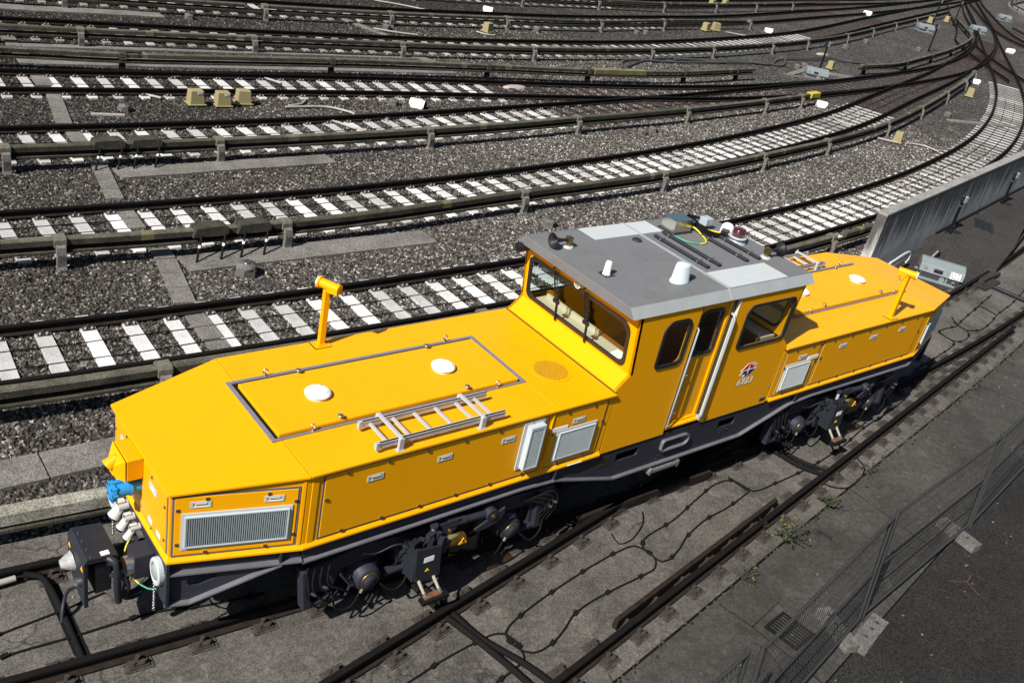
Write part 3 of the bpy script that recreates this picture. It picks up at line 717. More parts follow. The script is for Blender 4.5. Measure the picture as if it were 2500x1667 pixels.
for k, (dz, r) in enumerate(((0, .016), (.03, .014), (.055, .012))):
    cab('cable', [(.92, .66 + dz, 3.40 + dz), (1.02, .72, 3.43 + dz), (1.10, .64, 3.39 + dz), (1.04, .48, 3.36 + dz), (1.10, .32, 3.34 + dz), (1.30, .25 + dz, 3.34), (1.46, .33 + dz, 3.35), (1.60, .42, 3.36 + dz), (1.72, .47, 3.36 + dz)], r, 'cable_black')
cab('cable', [(1.02, .70, 3.42), (1.14, .78, 3.44), (1.24, .70, 3.43), (1.30, .60, 3.42)], .022, 'cable_black')
cab('cable', [(1.1, .55, 3.36), (1.25, .42, 3.345), (1.40, .30, 3.345), (1.44, .18, 3.37)], .012, 'yellow_cable')
for c in ((1.03, .63, 3.40), (1.42, .30, 3.36)):
    m = MB(); m.obox(c, .09, .11, .09, .5); P('cable_clamp', m, 'black_rubber', roof, bevel=.01)
m = MB(); m.cyl((-1.70, 1.02, 3.14), (-1.86, 1.06, 3.12), .06, .065, n=16); m.box(-1.80, -1.62, .98, 1.08, 3.10, 3.18); P('camera', m, 'black_steel')
m = MB(); m.lathe([(.10, 3.304), (.10, 3.34), (.085, 3.42), (.05, 3.45), (0, 3.455)], T4((1.56, .38, 0)), 20); P('antenna', m, 'white_plastic', roof)
# interior
m = MB(); m.box(-1.60, 1.60, -1.06, 1.06, 1.24, 1.30); P('cab_floor', m, 'brown_interior')
for s in (1, -1):
    F = RZ(0 if s > 0 else PI)
    m = MB(); m.box(-1.52, -1.18, -1.0, 1.0, 2.28, 2.33); m.box(-1.22, -1.18, -.15, .95, 2.33, 2.39); m.m = 1; m.box(-1.179, -1.10, -1.0, 1.0, 1.4, 2.34); m.m = 0; m.xf(F); P('driver_desk', m, ['cream_interior', 'brown_interior'])
    m = MB(); m.box(-.30, .12, -.40, .06, 1.85, 1.95); m.box(.06, .16, -.40, .06, 1.95, 2.55); m.cyl((-.1, -.17, 1.3), (-.1, -.17, 1.86), .06); m.xf(F @ T4((-.55, .4, 0))); P('driver_seat', m, 'dark_interior', bevel=.03)
m = MB(); m.box(-.03, .03, -.60, .60, 1.3, 3.15); P('bulkhead', m, 'brown_interior')
m = MB(); m.box(-1.5, 1.5, -1.06, 1.06, 3.14, 3.165); P('ceiling_lining', m, 'cream_interior')
# lettering and emblem on the near side
def flat(pts, d0, d1): m = MB(); m.poly(pts, -Y - d1, -Y - d0, 'xz'); return m
em = P('emblem', flat([(.79, 1.923), (.92, 2.029), (1.068, 2.034), (1.042, 1.996), (1.140, 1.998), (1.108, 1.938), (1.152, 1.930), (1.04, 1.823), (.876, 1.818), (.905, 1.855), (.800, 1.854), (.849, 1.911)], 0, .002), 'white_plastic', near_side)
P('emblem_red', flat([(.827, 1.933), (.927, 2.020), (1.039, 2.022), (1.007, 1.984), (1.106, 1.986), (1.062, 1.938)], .002, .004), 'red', em)
P('emblem_blue', flat([(1.120, 1.917), (1.024, 1.833), (.907, 1.829), (.932, 1.866), (.833, 1.866), (.878, 1.916)], .002, .004), 'navy', em)
P('emblem_star', flat([(.969, 2.004), (.984, 1.941), (1.066, 1.930), (.982, 1.921), (.972, 1.846), (.954, 1.914), (.873, 1.925), (.956, 1.936)], .004, .006), 'white_plastic', em)
n = text_mb('6923', .15, .002, .18, (.352, .112)).xf(T4((.978, -Y - .0045, 1.737))); P('number', n, 'white_plastic', near_side)
n = text_mb('6923', .15, .002, .18, (.366, .124)); n.xf(T4((.978, -Y - .0015, 1.737))); P('number_edge', n, 'black_steel', near_side)
n = text_mb('UBL', .06, .002, .2, (.095, .048)).xf(T4((.355, -Y - .0015, 1.245))); P('lettering', n, 'rust', near_side)
m = MB(); m.box(1.53, 1.67, -Y - .004, -Y, 1.255, 1.315); m.m = 1; m.box(1.54, 1.66, -Y - .006, -Y - .004, 1.262, 1.285); P('maker_plate', m, ['gasket', 'black_steel'], near_side)
m = MB(); m.lathe([(.02, 0), (.02, .002), (0, .0025)], T4((1.66, -Y, 1.49)) @ Matrix.Rotation(PI / 2, 4, 'X'), 12); P('round_sticker', m, 'green_yellow', near_side)
m = MB(); m.box(-2.29, -2.05, -HW - .014, -HW - .007, 1.213, 1.226); P('label_plate', m, 'white_plastic')

# ---------------------------------------------------------------- underframe
YW = 1.085
def sole_outline():
    return [(-5.86, 1.20), (-5.86, 1.03), (-2.95, 1.055), (-2.40, 1.02), (-1.32, .715), (1.32, .715), (2.40, 1.02), (2.95, 1.055), (5.86, 1.03), (5.86, 1.20)]
slots = [[(-1.335, .955), (-.945, .955), (-.915, .985), (-.915, 1.085), (-1.335, 1.085)], [(.735, .955), (1.085, .955), (1.115, .985), (1.115, 1.085), (.735, 1.085)],
         rrect(-.475, .085, .895, 1.085, [.05, .09, .09, .05], 3)]
for side in (-1, 1):
    m = MB(); y0 = side * YW; m.poly(sole_outline(), y0 - .012, y0 + .012, 'xz', slots)
    w = P('sole_bar', m, 'frame_grey')
    edge = [Vector((x, 0, z)) for x, z in sole_outline()[1:-1]]
    m = MB(); k = len(edge); ya, yb = side * 1.02, side * 1.150
    v = [(p.x, ya, p.z) for p in edge] + [(p.x, yb, p.z) for p in edge] + [(p.x, ya, p.z - .02) for p in edge] + [(p.x, yb, p.z - .02) for p in edge]
    fs = []
    for i in range(k - 1): fs += [(i, i + 1, k + i + 1, k + i), (2 * k + i, 3 * k + i, 3 * k + i + 1, 2 * k + i + 1), (k + i, k + i + 1, 3 * k + i + 1, 3 * k + i), (i, 2 * k + i, 2 * k + i + 1, i + 1)]
    m.add(v, fs + [(0, k, 3 * k, 2 * k), (k - 1, 3 * k - 1, 4 * k - 1, 2 * k - 1)]); P('bottom_flange', m, 'flange_grey', w)
    if side < 0:
        m = MB(); m.m = 0; m.poly(rrect(-.475, .085, .895, 1.085, [.05, .09, .09, .05], 3), -YW - .06, -YW + .18, 'xz', [rrect(-.462, .072, .908, 1.072, [.05, .09, .09, .05], 3)]); m.m = 1; m.box(-.42, .0, -YW - .055, -YW + .17, .909, .915); P('foot_step', m, ['flange_grey', 'tread'], w)
        m = MB()
        for i in range(13): x = -.585 + .52 * i / 12; m.box(x - .006, x + .006, -1.17, -1.06, .60, .655)
        m.poly([(-.62, .58), (-.59, .56), (-.59, .68), (-.62, .63)], -1.18, -1.05, 'xz'); m.poly([(-.05, .56), (-.02, .60), (-.02, .67), (-.05, .68)], -1.18, -1.05, 'xz'); m.box(-.59, -.05, -1.18, -1.165, .60, .64); m.box(-.59, -.05, -1.065, -1.05, .60, .64); m.box(-.56, -.53, -1.07, -1.05, .64, .75); m.box(-.11, -.08, -1.07, -1.05, .64, .75); P('foot_step', m, 'gasket', w)
        for x, z in ((.80, .915), (.86, .90), (.92, .915), (.98, .90), (.84, .86), (-.45, .82), (-.48, .775), (-.06, .83)):
            m = MB(); m.cyl((x, -YW - .03, z), (x, -YW - .012, z), .009, n=6); P('bolt', m, 'frame_grey', w)
        m = MB(); m.box(-1.65, -1.45, -YW - .018, -YW - .012, .945, 1.095); P('maker_plate', m, 'plate_dark', w)
        for x in (-2.45, 2.5): m = MB(); m.box(x - .01, x + .01, -1.15, -YW, 1.045, 1.20); P('web_gusset', m, 'frame_grey', w)
    # tapered nose part of the frame
    for s in (1, -1):
        F = RZ(0 if s > 0 else PI)
        if side < 0: M = F @ T4((-XN, -WN + .035, 0)) @ RZ(-NA)
        else: M = F @ T4((-XN, WN - .035, 0)) @ Matrix.Diagonal((1, -1, 1, 1)) @ RZ(-NA)
        m = MB(); m.poly([(0, .655), (.24, .655), (1.12, 1.03), (1.30, 1.03), (1.30, 1.2), (0, 1.2)], .03, .05, 'xz', [[(.22, .99), (.21, .88), (.25, .83), (.33, .83), (.50, .905), (.50, .99)]])
        m.m = 1; m.box(.0, 1.32, -.035, .05, 1.035, 1.055); m.m = 0; m.poly([(1.09, 1.055), (1.11, 1.055), (1.11, 1.2), (1.09, 1.2)], -.03, .05, 'xz')
        m.m = 1; m.add([(0, -.03, .635), (.24, -.03, .635), (1.12, -.03, 1.01), (0, .05, .635), (.24, .05, .635), (1.12, .05, 1.01), (0, -.03, .655), (.24, -.03, .655), (1.12, -.03, 1.03), (0, .05, .655), (.24, .05, .655), (1.12, .05, 1.03)],
                       [(6, 7, 10, 9), (7, 8, 11, 10), (0, 1, 7, 6), (1, 2, 8, 7), (3, 4, 1, 0), (4, 5, 2, 1)]); m.xf(M); P('end_bracket', m, ['frame_grey', 'flange_grey'])
m = MB(); m.box(-5.85, 5.85, -1.02, 1.02, 1.09, 1.195); m.box(-2.0, 2.0, -.9, .9, .55, 1.09); m.poly([(-5.85, -1.0), (-7.08, -.70), (-7.08, .70), (-5.85, 1.0)], 1.12, 1.19); m.poly([(5.85, -1.0), (7.08, -.70), (7.08, .70), (5.85, 1.0)], 1.12, 1.19); P('underframe', m, 'under_black')
for s in (1, -1):
    F = RZ(0 if s > 0 else PI)
    m = MB(); m.poly([(-.80, .655), (-.55, .655), (-.42, .80), (.42, .80), (.55, .655), (.80, .655), (.80, 1.203), (-.80, 1.203)], -XN + .0, -XN + .03, 'yz', [[(-.26, .86), (.26, .86), (.26, 1.08), (-.26, 1.08)]])
    m.xf(F); ep = P('end_plate', m, 'frame_grey')
    for y in (-.63, .63):
        M = F @ T4((-XN, y, 1.0)) @ Matrix.Rotation(-PI / 2, 4, 'Y') @ Matrix.Diagonal((1.18, .92, 1, 1))
        m = MB(); m.lathe([(.135, 0), (.135, .045), (.128, .056), (.112, .06), (.096, .056), (.092, .035)], M, 28, False); m.m = 1; m.lathe([(.093, .036), (.07, .062), (.035, .072), (0, .075)], M, 24); P('headlamp', m, ['vent_grey', 'lamp_glass'], ep)
        m = MB(); yy = y - .02 * (1 if y > 0 else -1)
        m.tube([(-XN - .02 - .03 * math.sin(q), yy, .86 + .03 * math.cos(q)) for q in [2 * PI * i / 10 for i in range(10)]], .010, 6, True)
        for i in range(17):
            z = .82 - i * .021; w = .013
            if i % 2: m.tube([(-XN - .045, yy + w * math.cos(q), z + .017 * math.sin(q)) for q in [2 * PI * k / 8 for k in range(8)]], .0045, 5, True)
            else: m.tube([(-XN - .045 + w * math.cos(q), yy, z + .017 * math.sin(q)) for q in [2 * PI * k / 8 for k in range(8)]], .0045, 5, True)
        m.xf(F); P('chain', m, 'steel')
    # grey motor box with round flange, white sockets
    m = MB(); m.box(-XN - .20, -XN, -.50, -.28, .84, 1.12); m.m = 1; m.cyl((-XN - .20, -.39, .95), (-XN - .26, -.39, .95), .10, n=20); m.m = 2; m.cyl((-XN - .262, -.39, .95), (-XN - .255, -.39, .95), .085, n=20); m.xf(F); P('socket_box', m, ['frame_grey', 'steel', 'under_black'], bevel=.004)
    for y, r in ((.30, .066), (.10, .048), (-.07, .040)):
        m = MB(); m.cyl((-XN - .0, y, 1.12), (-XN - .10, y, 1.12), r * .9, n=14); m.cyl((-XN - .05, y, 1.13), (-XN - .12, y, 1.02), r * .8, r * 1.05, n=16); m.cyl((-XN - .118, y, 1.023), (-XN - .13, y, 1.004), r * 1.15, n=16); m.box(-XN - .10, -XN - .03, y - r * .5, y + r * .5, 1.12, 1.12 + r * 1.1); m.m = 1; m.cyl((-XN - .131, y, 1.003), (-XN - .145, y, .98), r * .8, n=12); m.xf(F); P('socket', m, ['socket_white', 'black_steel'])
    m = MB(); m.tube(spline([(-XN - .10, -.10, 1.04), (-XN - .17, -.14, .92), (-XN - .19, -.24, .76), (-XN - .12, -.40, .68)], .04), .009, 6); m.xf(F); P('cable', m, 'yellow_cable')
    m = MB(); m.tube(spline([(-XN - .12, -.40, .68), (-XN - .07, -.50, .68), (-XN, -.60, .72)], .04), .009, 6); m.xf(F); P('cable', m, 'green_yellow')
    # coupler
    m = MB(); m.box(-7.60, -6.9, -.10, .10, .66, .80); m.box(-7.62, -7.46, -.24, .22, .55, .92); m.xf(F); cp = P('coupler', m, 'black_steel', bevel=.01)
    m = MB(); m.poly([(-7.74, .985), (-7.70, 1.05), (-7.41, 1.02), (-7.40, .985), (-7.41, .965), (-7.70, .985)], -.27, .25, 'xz'); m.xf(F); P('head_cover', m, 'frame_dark', cp, bevel=.006)
    m = MB(); m.poly([(-.26, .42), (.0, .46), (.24, .60), (.25, .98), (-.26, .98)], -7.73, -7.69, 'yz'); m.xf(F); P('face_plate', m, 'frame_dark', cp, bevel=.006)
    m = MB(); m.cyl((-7.73, .09, .76), (-7.85, .09, .75), .11, .045, n=6); m.m = 1; m.cyl((-7.735, -.12, .64), (-7.735, -.12, .64 + .001), .05); m.cyl((-7.72, -.14, .68), (-7.77, -.14, .68), .045, n=12); m.xf(F); P('coupling_cone', m, ['white_worn', 'steel'], cp)
    m = MB()
    for y, z0 in ((-.22, .90), (-.30, .80), (.20, .60)): m.tube(spline([(-7.5, y, z0), (-7.38, y - .05, z0 - .02), (-7.33, y - .04, z0 - .2), (-7.36, y, .45), (-7.2, y * .8, .36), (-7.0, y * .6, .5)], .05), .036 if z0 > .85 else .022, 10)
    m.xf(F); P('hose', m, 'frame_dark', cp)
    m = MB(); m.tube(spline([(-7.52, -.22, .98), (-7.46, -.31, .98), (-7.44, -.34, .90), (-7.44, -.34, .66), (-7.42, -.32, .44)], .04), .036, 12); m.cyl((-7.44, -.34, .84), (-7.44, -.34, .80), .044, n=14); m.xf(F); P('elbow_pipe', m, 'frame_dark', cp)
    for y, z in ((-.20, .90), (.19, .90)):
        m = MB(); m.poly([(y - .03, z - .03), (y + .03, z - .03), (y, z + .03)], -7.734, -7.73, 'yz'); m.xf(F); P('warning_sign', m, 'warning_yellow', cp)
    for y in (-.24, -.12, .02, .14):
        m = MB(); m.cyl((-7.66, y, 1.03), (-7.66, y, 1.055), .010, n=6); m.xf(F); P('bolt', m, 'steel', cp)
    m = MB(); m.box(-7.56, -7.48, -.25, -.19, 1.035, 1.039); m.xf(F); P('sticker', m, 'white_plastic', cp)

# ---------------------------------------------------------------- bogies
def bogie(cx, yoff):
    root = bpy.data.objects.new('bogie', None); root.location = (cx, yoff, 0); root.empty_display_size = .2; link(root, loco)
    def B(name, mb, mats, **k):
        mb.xf(T4((cx, yoff, 0))); return obj(name, mb, mats, root, **k)
    ax = (-.985, 1.03)
    for x in ax:
        for y in (-.75, .75):
            s = 1 if y > 0 else -1; m = MB(); M = T4((x, y - s * .065, .415)) @ Matrix.Rotation(-s * PI / 2, 4, 'X')
            m.lathe([(.445, -.03), (.445, 0), (.418, .012), (.413, .13), (.36, .132), (.34, .09), (.12, .09), (.10, .14), (0, .14)], M, 40); B('wheel', m, 'under_black')
        m = MB(); m.cyl((x, -.75, .415), (x, .75, .415), .08, n=14); B('axle', m, 'under_black')
    for s in (-1, 1):
        y = s * 1.02
        m = MB(); m.poly([(-1.80, .62), (-1.62, .40), (-1.40, .34), (-1.30, .62), (-.62, .66), (-.55, .36), (-.35, .36), (-.3, .70), (.35, .70), (.42, .40), (.62, .36), (.68, .66), (1.36, .62), (1.42, .30), (1.62, .34), (1.74, .82), (.9, .86), (.5, .80), (-.5, .80), (-1.0, .86), (-1.74, .76)], y - .05 * s - .05, y - .05 * s + .05, 'xz'); B('side_frame', m, 'frame_grey', bevel=.008)
        for a in (-1.72, -.46, .52, 1.50): m = MB(); m.poly([(a - .09, .80), (a - .02, .80), (a + .06, .26), (a - .03, .26)], y - .07, y + .07, 'xz'); B('frame_bracket', m, 'frame_grey', bevel=.006)
        for a, b, c, d in ((-1.75, -1.30, .24, .30), (-.75, -.2, .33, .37), (1.2, 1.6, .26, .31)): m = MB(); m.box(a, b, y - .06, y + .06, c, d); B('tie_bar', m, 'frame_grey', bevel=.006)
        for x in ax:
            m = MB(); M = T4((x, s * .90, .415)) @ Matrix.Rotation(-s * PI / 2, 4, 'X')
            m.lathe([(.20, 0), (.20, .09), (.165, .12), (.155, .22), (.13, .235), (.085, .24), (.08, .275), (0, .275)], M, 28)
            m.m = 1; m.lathe([(.108, .236), (.108, .242), (.09, .2425)], M, 24); m.m = 0
            for k in range(8):
                q = 2 * PI * k / 8; m.cyl(M @ Vector((.178 * math.cos(q), .178 * math.sin(q), .085)), M @ Vector((.178 * math.cos(q), .178 * math.sin(q), .125)), .018, n=6)
            m.poly([(x - .34, .50), (x - .16, .30), (x + .16, .30), (x + .26, .44), (x + .10, .64), (x - .10, .64)], s * .88 - .03, s * .88 + .03, 'xz'); B('axle_box', m, ['frame_grey', 'brass'], bevel=.0)
            m = MB(); m.tube(spline([(x + .13, s * 1.16, .34), (x + .30, s * 1.2, .20), (x + .45, s * 1.18, .26), (x + .50, s * 1.14, .50), (x + .62, s * 1.1, .78)], .05), .014, 7); B('hose', m, 'cable_black')
            m = MB(); m.tube(spline([(x - .10, s * 1.16, .36), (x - .26, s * 1.2, .18), (x - .42, s * 1.18, .22), (x - .46, s * 1.12, .50)], .05), .012, 7); m.m = 1; m.cyl((x - .10, s * 1.17, .36), (x - .13, s * 1.18, .325), .018, n=8); B('hose', m, ['cable_black', 'gasket'])
        # yaw damper, bracket and hanger rod
        m = MB(); m.cyl((-.02, s * 1.13, .88), (.60, s * 1.13, .84), .045, n=14); m.cyl((-.02, s * 1.13, .88), (.22, s * 1.13, .865), .056, n=14); m.cyl((.60, s * 1.07, .84), (.60, s * 1.20, .84), .085, n=18)
        m.poly([(-.16, .95), (.12, .95), (.08, .80), (-.0, .74), (-.1, .80)], s * 1.10 - .02, s * 1.10 + .02, 'xz'); m.poly([(-.16, .95), (.12, .95), (.08, .80), (-.0, .74), (-.1, .80)], s * 1.17 - .01, s * 1.17 + .01, 'xz'); m.poly([(.30, .66), (.78, .90), (.75, .72), (.55, .66)], s * 1.18 - .012, s * 1.18 + .012, 'xz')
        m.m = 1; m.cyl((.60, s * 1.205, .84), (.60, s * 1.22, .84), .03, n=6); m.cyl((-.01, s * 1.18, .82), (-.01, s * 1.2, .82), .028, n=6); B('yaw_damper', m, ['frame_grey', 'brass'])
        m = MB(); m.m = 1; m.cyl((-.23, s * 1.16, .94), (-.23, s * 1.16, .62), .024, n=10); m.m = 0; m.cyl((-.23, s * 1.16, .93), (-.23, s * 1.16, .965), .05, n=8); m.lathe([(.06, .56), (.10, .60), (.10, .63), (.05, .66)], T4((-.23, s * 1.16, 0)), 16); m.box(-.34, -.12, s * 1.16 - .10, s * 1.16 + .10, .66, .685); B('hanger_rod', m, ['frame_grey', 'grey_plastic'])
        # covered contactor with warning sign
        m = MB(); m.cyl((-.10, s * 1.22, .70), (.18, s * 1.22, .68), .075, n=18); m.m = 1; m.box(-.16, -.09, s * 1.22 - .075, s * 1.22 + .075, .62, .80); B('contactor', m, ['cover_ochre', 'frame_grey'])
        m = MB(); m.box(-.08, .30, s * 1.22 - .10, s * 1.22 + .10, .56, .76); B('contactor_cover', m, 'clear_plastic')
        m = MB(); yy = s * 1.32; m.poly([(.04, .70), (.16, .70), (.10, .785)], yy - .004, yy + .004, 'xz'); B('warning_sign', m, 'warning_yellow')
        m = MB(); m.tube([(.107, yy - .006 if s < 0 else yy + .006, .768), (.088, yy + s * .006, .74), (.108, yy + s * .006, .74), (.092, yy + s * .006, .708)], .004, 5); B('warning_mark', m, 'black_steel')
        # current collector
        m = MB(); v = [(-.58, .88), (-.24, .84), (-.20, .40), (-.27, .34), (-.46, .36), (-.54, .40)]
        m.poly(v, s * 1.36 - .012, s * 1.36 + .012, 'xz'); m.box(-.57, -.54, min(s * 1.18, s * 1.36), max(s * 1.18, s * 1.36), .40, .86); m.box(-.26, -.23, min(s * 1.18, s * 1.36), max(s * 1.18, s * 1.36), .40, .82); m.box(-.56, -.24, min(s * 1.0, s * 1.22), max(s * 1.0, s * 1.22), .52, .62); cc = B('current_collector', m, 'frame_dark', bevel=.004)
        m = MB(); m.box(-.46, -.33, s * 1.374 - .002, s * 1.374 + .002, .66, .73); B('label_plate', m, 'white_plastic')
        m = MB(); m.poly([(-.42, .52), (-.36, .52), (-.39, .56)], s * 1.374 - .002, s * 1.374 + .002, 'xz'); B('warning_sign', m, 'warning_yellow')
        for x in (-.48, -.28):
            m = MB(); m.cyl((x, s * 1.36, .40), (x + .03, s * 1.46, .28), (.022), .018, n=10); m.m = 1; m.cyl((x + .03, s * 1.46, .28), (x + .045, s * 1.5, .235), .028, n=8); B('insulator', m, ['insulator', 'steel'])
        m = MB(); m.obox((-.34, s * 1.52, .22), .36, .10, .045); m.m = 1; m.obox((-.36, s * 1.50, .25), .22, .07, .03); B('contact_shoe', m, ['under_black', 'rust'])
        m = MB()
        random.seed(int(cx * 10) + s)
        for i in range(8):
            x = -.62 + random.random() * .5; z = .80 + random.random() * .12; c = Vector((x, s * (1.20 + random.random() * .12), z)); m.m = i % 2; m.obox(c, .06 + .05 * random.random(), .06, .05 + .04 * random.random(), random.random())
        m.m = 1; m.tube(spline([(-.55, s * 1.25, .86), (-.75, s * 1.2, .90), (-.95, s * 1.12, .78), (-1.1, s * 1.1, .82)], .05), .010, 6); B('terminal_block', m, ['frame_grey', 'black_steel'])
        for i in range(4):
            a = -1.75 + .09 * i; m = MB(); m.tube(spline([(a, s * 1.08, .86 + .02 * i), (a - .05, s * 1.16, .62), (a + .1, s * 1.2, .36 + .05 * i), (a + .3, s * 1.14, .30)], .05), .012, 6); B('hose', m, 'cable_black')
            b2 = 1.62 - .06 * i; m = MB(); m.tube(spline([(b2 - .3, s * 1.08, .80), (b2, s * 1.14, .84 - .04 * i), (b2 + .08, s * 1.16, .66), (b2 - .05, s * 1.16, .42 + .04 * i)], .05), .012, 6); B('hose', m, 'cable_black')
        for i in range(6):
            a = (-1.72, -1.6, 1.55, 1.62, .55, -.62)[i]; m = MB(); m.cyl((a, s * 1.15, .55 + .05 * i), (a + .05, s * 1.17, .52 + .05 * i), .02, n=8); B('hose_union', m, 'steel')
        m = MB(); m.tube([(.42, s * 1.09, .78), (.70, s * 1.09, .76), (.86, s * 1.10, .76), (.86, s * 1.10, .52)], .016, 8); m.tube([(-1.35, s * 1.09, .62), (-1.22, s * 1.12, .44), (-1.28, s * 1.12, .28)], .016, 8); B('pipe', m, 'frame_grey')
    m = MB(); m.box(-1.6, 1.6, -.62, .62, .34, .78); m.box(-.4, .4, -1.0, 1.0, .45, .8); B('motor_casing', m, 'under_black')
    return root
bogie(-4.0, .0); bogie(4.0, .0)

# ladders lying in clamps on the hoods (things of their own); one on each hood
def ladder(F, label):
    o = F @ Vector((-4.30, -.875, ZT))
    t = thing('ladder', label, 'ladder', o, 0, 'aluminium ladders clamped on the hoods')
    def L(name, mb, mats): mb.xf(F); return obj(name, mb, mats, t)
    for y, a, b in ((-1.065, -5.12, -3.46), (-.675, -5.10, -3.44)):
        m = MB(); m.box(a, b, y - .012, y + .012, ZT + .06, ZT + .13); m.box(a, b, y - .02, y + .02, ZT + .122, ZT + .13); m.m = 1; m.box(a - .012, a + .03, y - .02, y + .02, ZT + .05, ZT + .135); m.m = 0; L('rail', m, ['aluminium', 'grey_plastic'])
    for x in (-4.98, -4.70, -4.43, -4.155, -3.88, -3.62):
        m = MB(); m.box(x - .014, x + .014, -1.055, -.685, ZT + .075, ZT + .105); L('rung', m, 'aluminium')
def clamps(F):
    for x in (-4.85, -3.79):
        m = MB(); m.box(x - .022, x + .022, -1.12, -.62, ZT + .135, ZT + .16)
        for y in (-1.105, -.64): m.box(x - .03, x + .03, y - .02, y + .02, ZT + .01, ZT + .15); m.box(x - .05, x + .05, y - .03, y + .03, ZT, ZT + .012)
        m.cyl((x, -1.105, ZT + .15), (x, -1.105, ZT + .185), .012, n=6)
        m.xf(F); P('ladder_clamp', m, 'aluminium', bevel=.004)
ladder(Matrix(), 'short aluminium ladder clamped on the near edge of the left hood roof'); clamps(Matrix())
ladder(RZ(PI), 'short aluminium ladder on the far hood behind the cab roof'); clamps(RZ(PI))
for i, (x, y, a, lab) in enumerate(((-1.30, -.62, .2, 'white paper sheet lying flat on the driver desk, farther from the orange gloves'), (-1.24, -.76, -.3, 'folded white paper on the driver desk next to the orange gloves'))):
    m = MB(); m.obox((0, 0, .004 + .004 * i), .21, .16, .006, a); o = obj('paper', m, 'paper', None, loc=(x, y, 2.33)); tag(o, lab, 'paper', 'papers on the driver desk')
m = MB(); m.obox((0, 0, .03), .12, .09, .06, .4); m.obox((.05, -.07, .04), .09, .08, .08, .9); m.m = 1; m.obox((-.02, -.02, .08), .07, .06, .05, .2); o = obj('gloves', m, ['orange', 'brown_interior'], None, loc=(-1.24, -.92, 2.33), bevel=.02); tag(o, 'orange work gloves bundled in the windscreen corner of the driver desk', 'gloves')
# ================================================================== THE YARD
GZ = -.17          # top of concrete and sleepers
RAILP = [(-.036, 0), (.036, 0), (.038, -.03), (.012, -.045), (.010, -.12), (.068, -.135), (.068, -.15), (-.068, -.15), (-.068, -.135), (-.010, -.12), (-.012, -.045), (-.038, -.03)]
RM = [0, 0, 0, 1, 1, 1, 1, 1, 1, 1, 0, 0]
def rail(line, parent, d=0):
    m = MB(); m.sweep(RAILP, offset(line, d) if d else line, mats=RM); return obj('rail', m, ['rail_steel', 'rail_side'], parent)

TR = {}
def sub(line, x0, x1): return [p for p in line if x0 <= p.x <= x1]

# ---- sleepers (one mesh per kind, copied)
def sleeper_mesh():
    m = MB(); L = 1.075
    sec = [(-L, .105), (-L + .05, .125), (-.45, .125), (.45, .125), (L - .05, .125), (L, .105)]
    vs = []
    for y, w in sec:
        vs += [(-w, y, -.17), (w, y, -.17), (w - .012, y, 0), (-w + .012, y, 0)]
    fs = []
    for i in range(len(sec) - 1):
        a = i * 4; b = a + 4; fs += [(a + 3, a + 2, b + 2, b + 3), (a + 2, a + 1, b + 1, b + 2), (a, a + 3, b + 3, b)]
    fs += [(0, 1, 2, 3), (20, 23, 22, 21)]
    m.add(vs, fs)
    return m
def fastening_mesh():
    m = MB(); m.box(-.085, .085, -.17, .17, .001, .022)
    for s in (-1, 1):
        m.box(-.05, .05, s * .10 - .028, s * .10 + .028, .02, .045); m.m = 1
        for x in (-.05, .05): m.cyl((x, s * .145, .02), (x, s * .145, .05), .017, n=6)
        m.m = 0; m.cyl((0, s * .10, .04), (0, s * .10, .075), .018, n=6)
    return m
PROTO = {}
def mesh_of(key, builder, mats, bevel=0):
    if key not in PROTO:
        o = obj(key, builder(), mats, None, loc=(0, 0, 0)); PROTO[key] = o.data; bpy.data.objects.remove(o)
    return PROTO[key]
for k in ('sleeper_concrete', 'sleeper_pale', 'sleeper_grey', 'sleeper_wood', 'sleeper_old'): mesh_of(k, sleeper_mesh, [k])
FAST = mesh_of('rail_fastening', fastening_mesh, ['fastening', 'bolt_galv'])
def sleepers(root, line, spacing, start, kind, x0, x1, fast_to, most=100, wood=None):
    rnd = random.Random(3); pts = [(p, a) for p, a in along(line, spacing, start) if x0 <= p.x <= x1]
    rest = MB(); rl = wloc(root); n = 0; rm = 0
    for p, a in pts:
        far = n >= most; wd = wood and wood[0] <= p.x <= wood[1]
        a += rnd.uniform(-.012, .012)
        if not far:
            kk = 'sleeper_wood' if wd else rnd.choice(kind if p.x < 24 or 'sleeper_wood' in kind else ('sleeper_grey', 'sleeper_old'))  # farther along, darker sleeper kinds carry the painted vignette
            o = bpy.data.objects.new('sleeper', PROTO[kk]); COL.objects.link(o); o.parent = root; o.location = p + Vector((0, 0, GZ + (.014 if p.x < 14 else max(-.014, .014 - .004 * (p.x - 14))) + rnd.uniform(-.006, .004))) - rl; o.rotation_euler = (0, 0, a); n += 1
            if p.x < fast_to:
                for s in (-1, 1):
                    f = bpy.data.objects.new('rail_fastening', FAST); COL.objects.link(f); f.parent = o; f.location = (0, s * .752, 0)
        else:
            rest.m = 1 if wd else 0; rest.obox(p + Vector((0, 0, GZ - .06)), .24, 2.15, .13, a)
    if rest.v:
        o = obj('sleepers', rest, [kind[0], 'sleeper_wood'], root); o['kind'] = 'stuff'

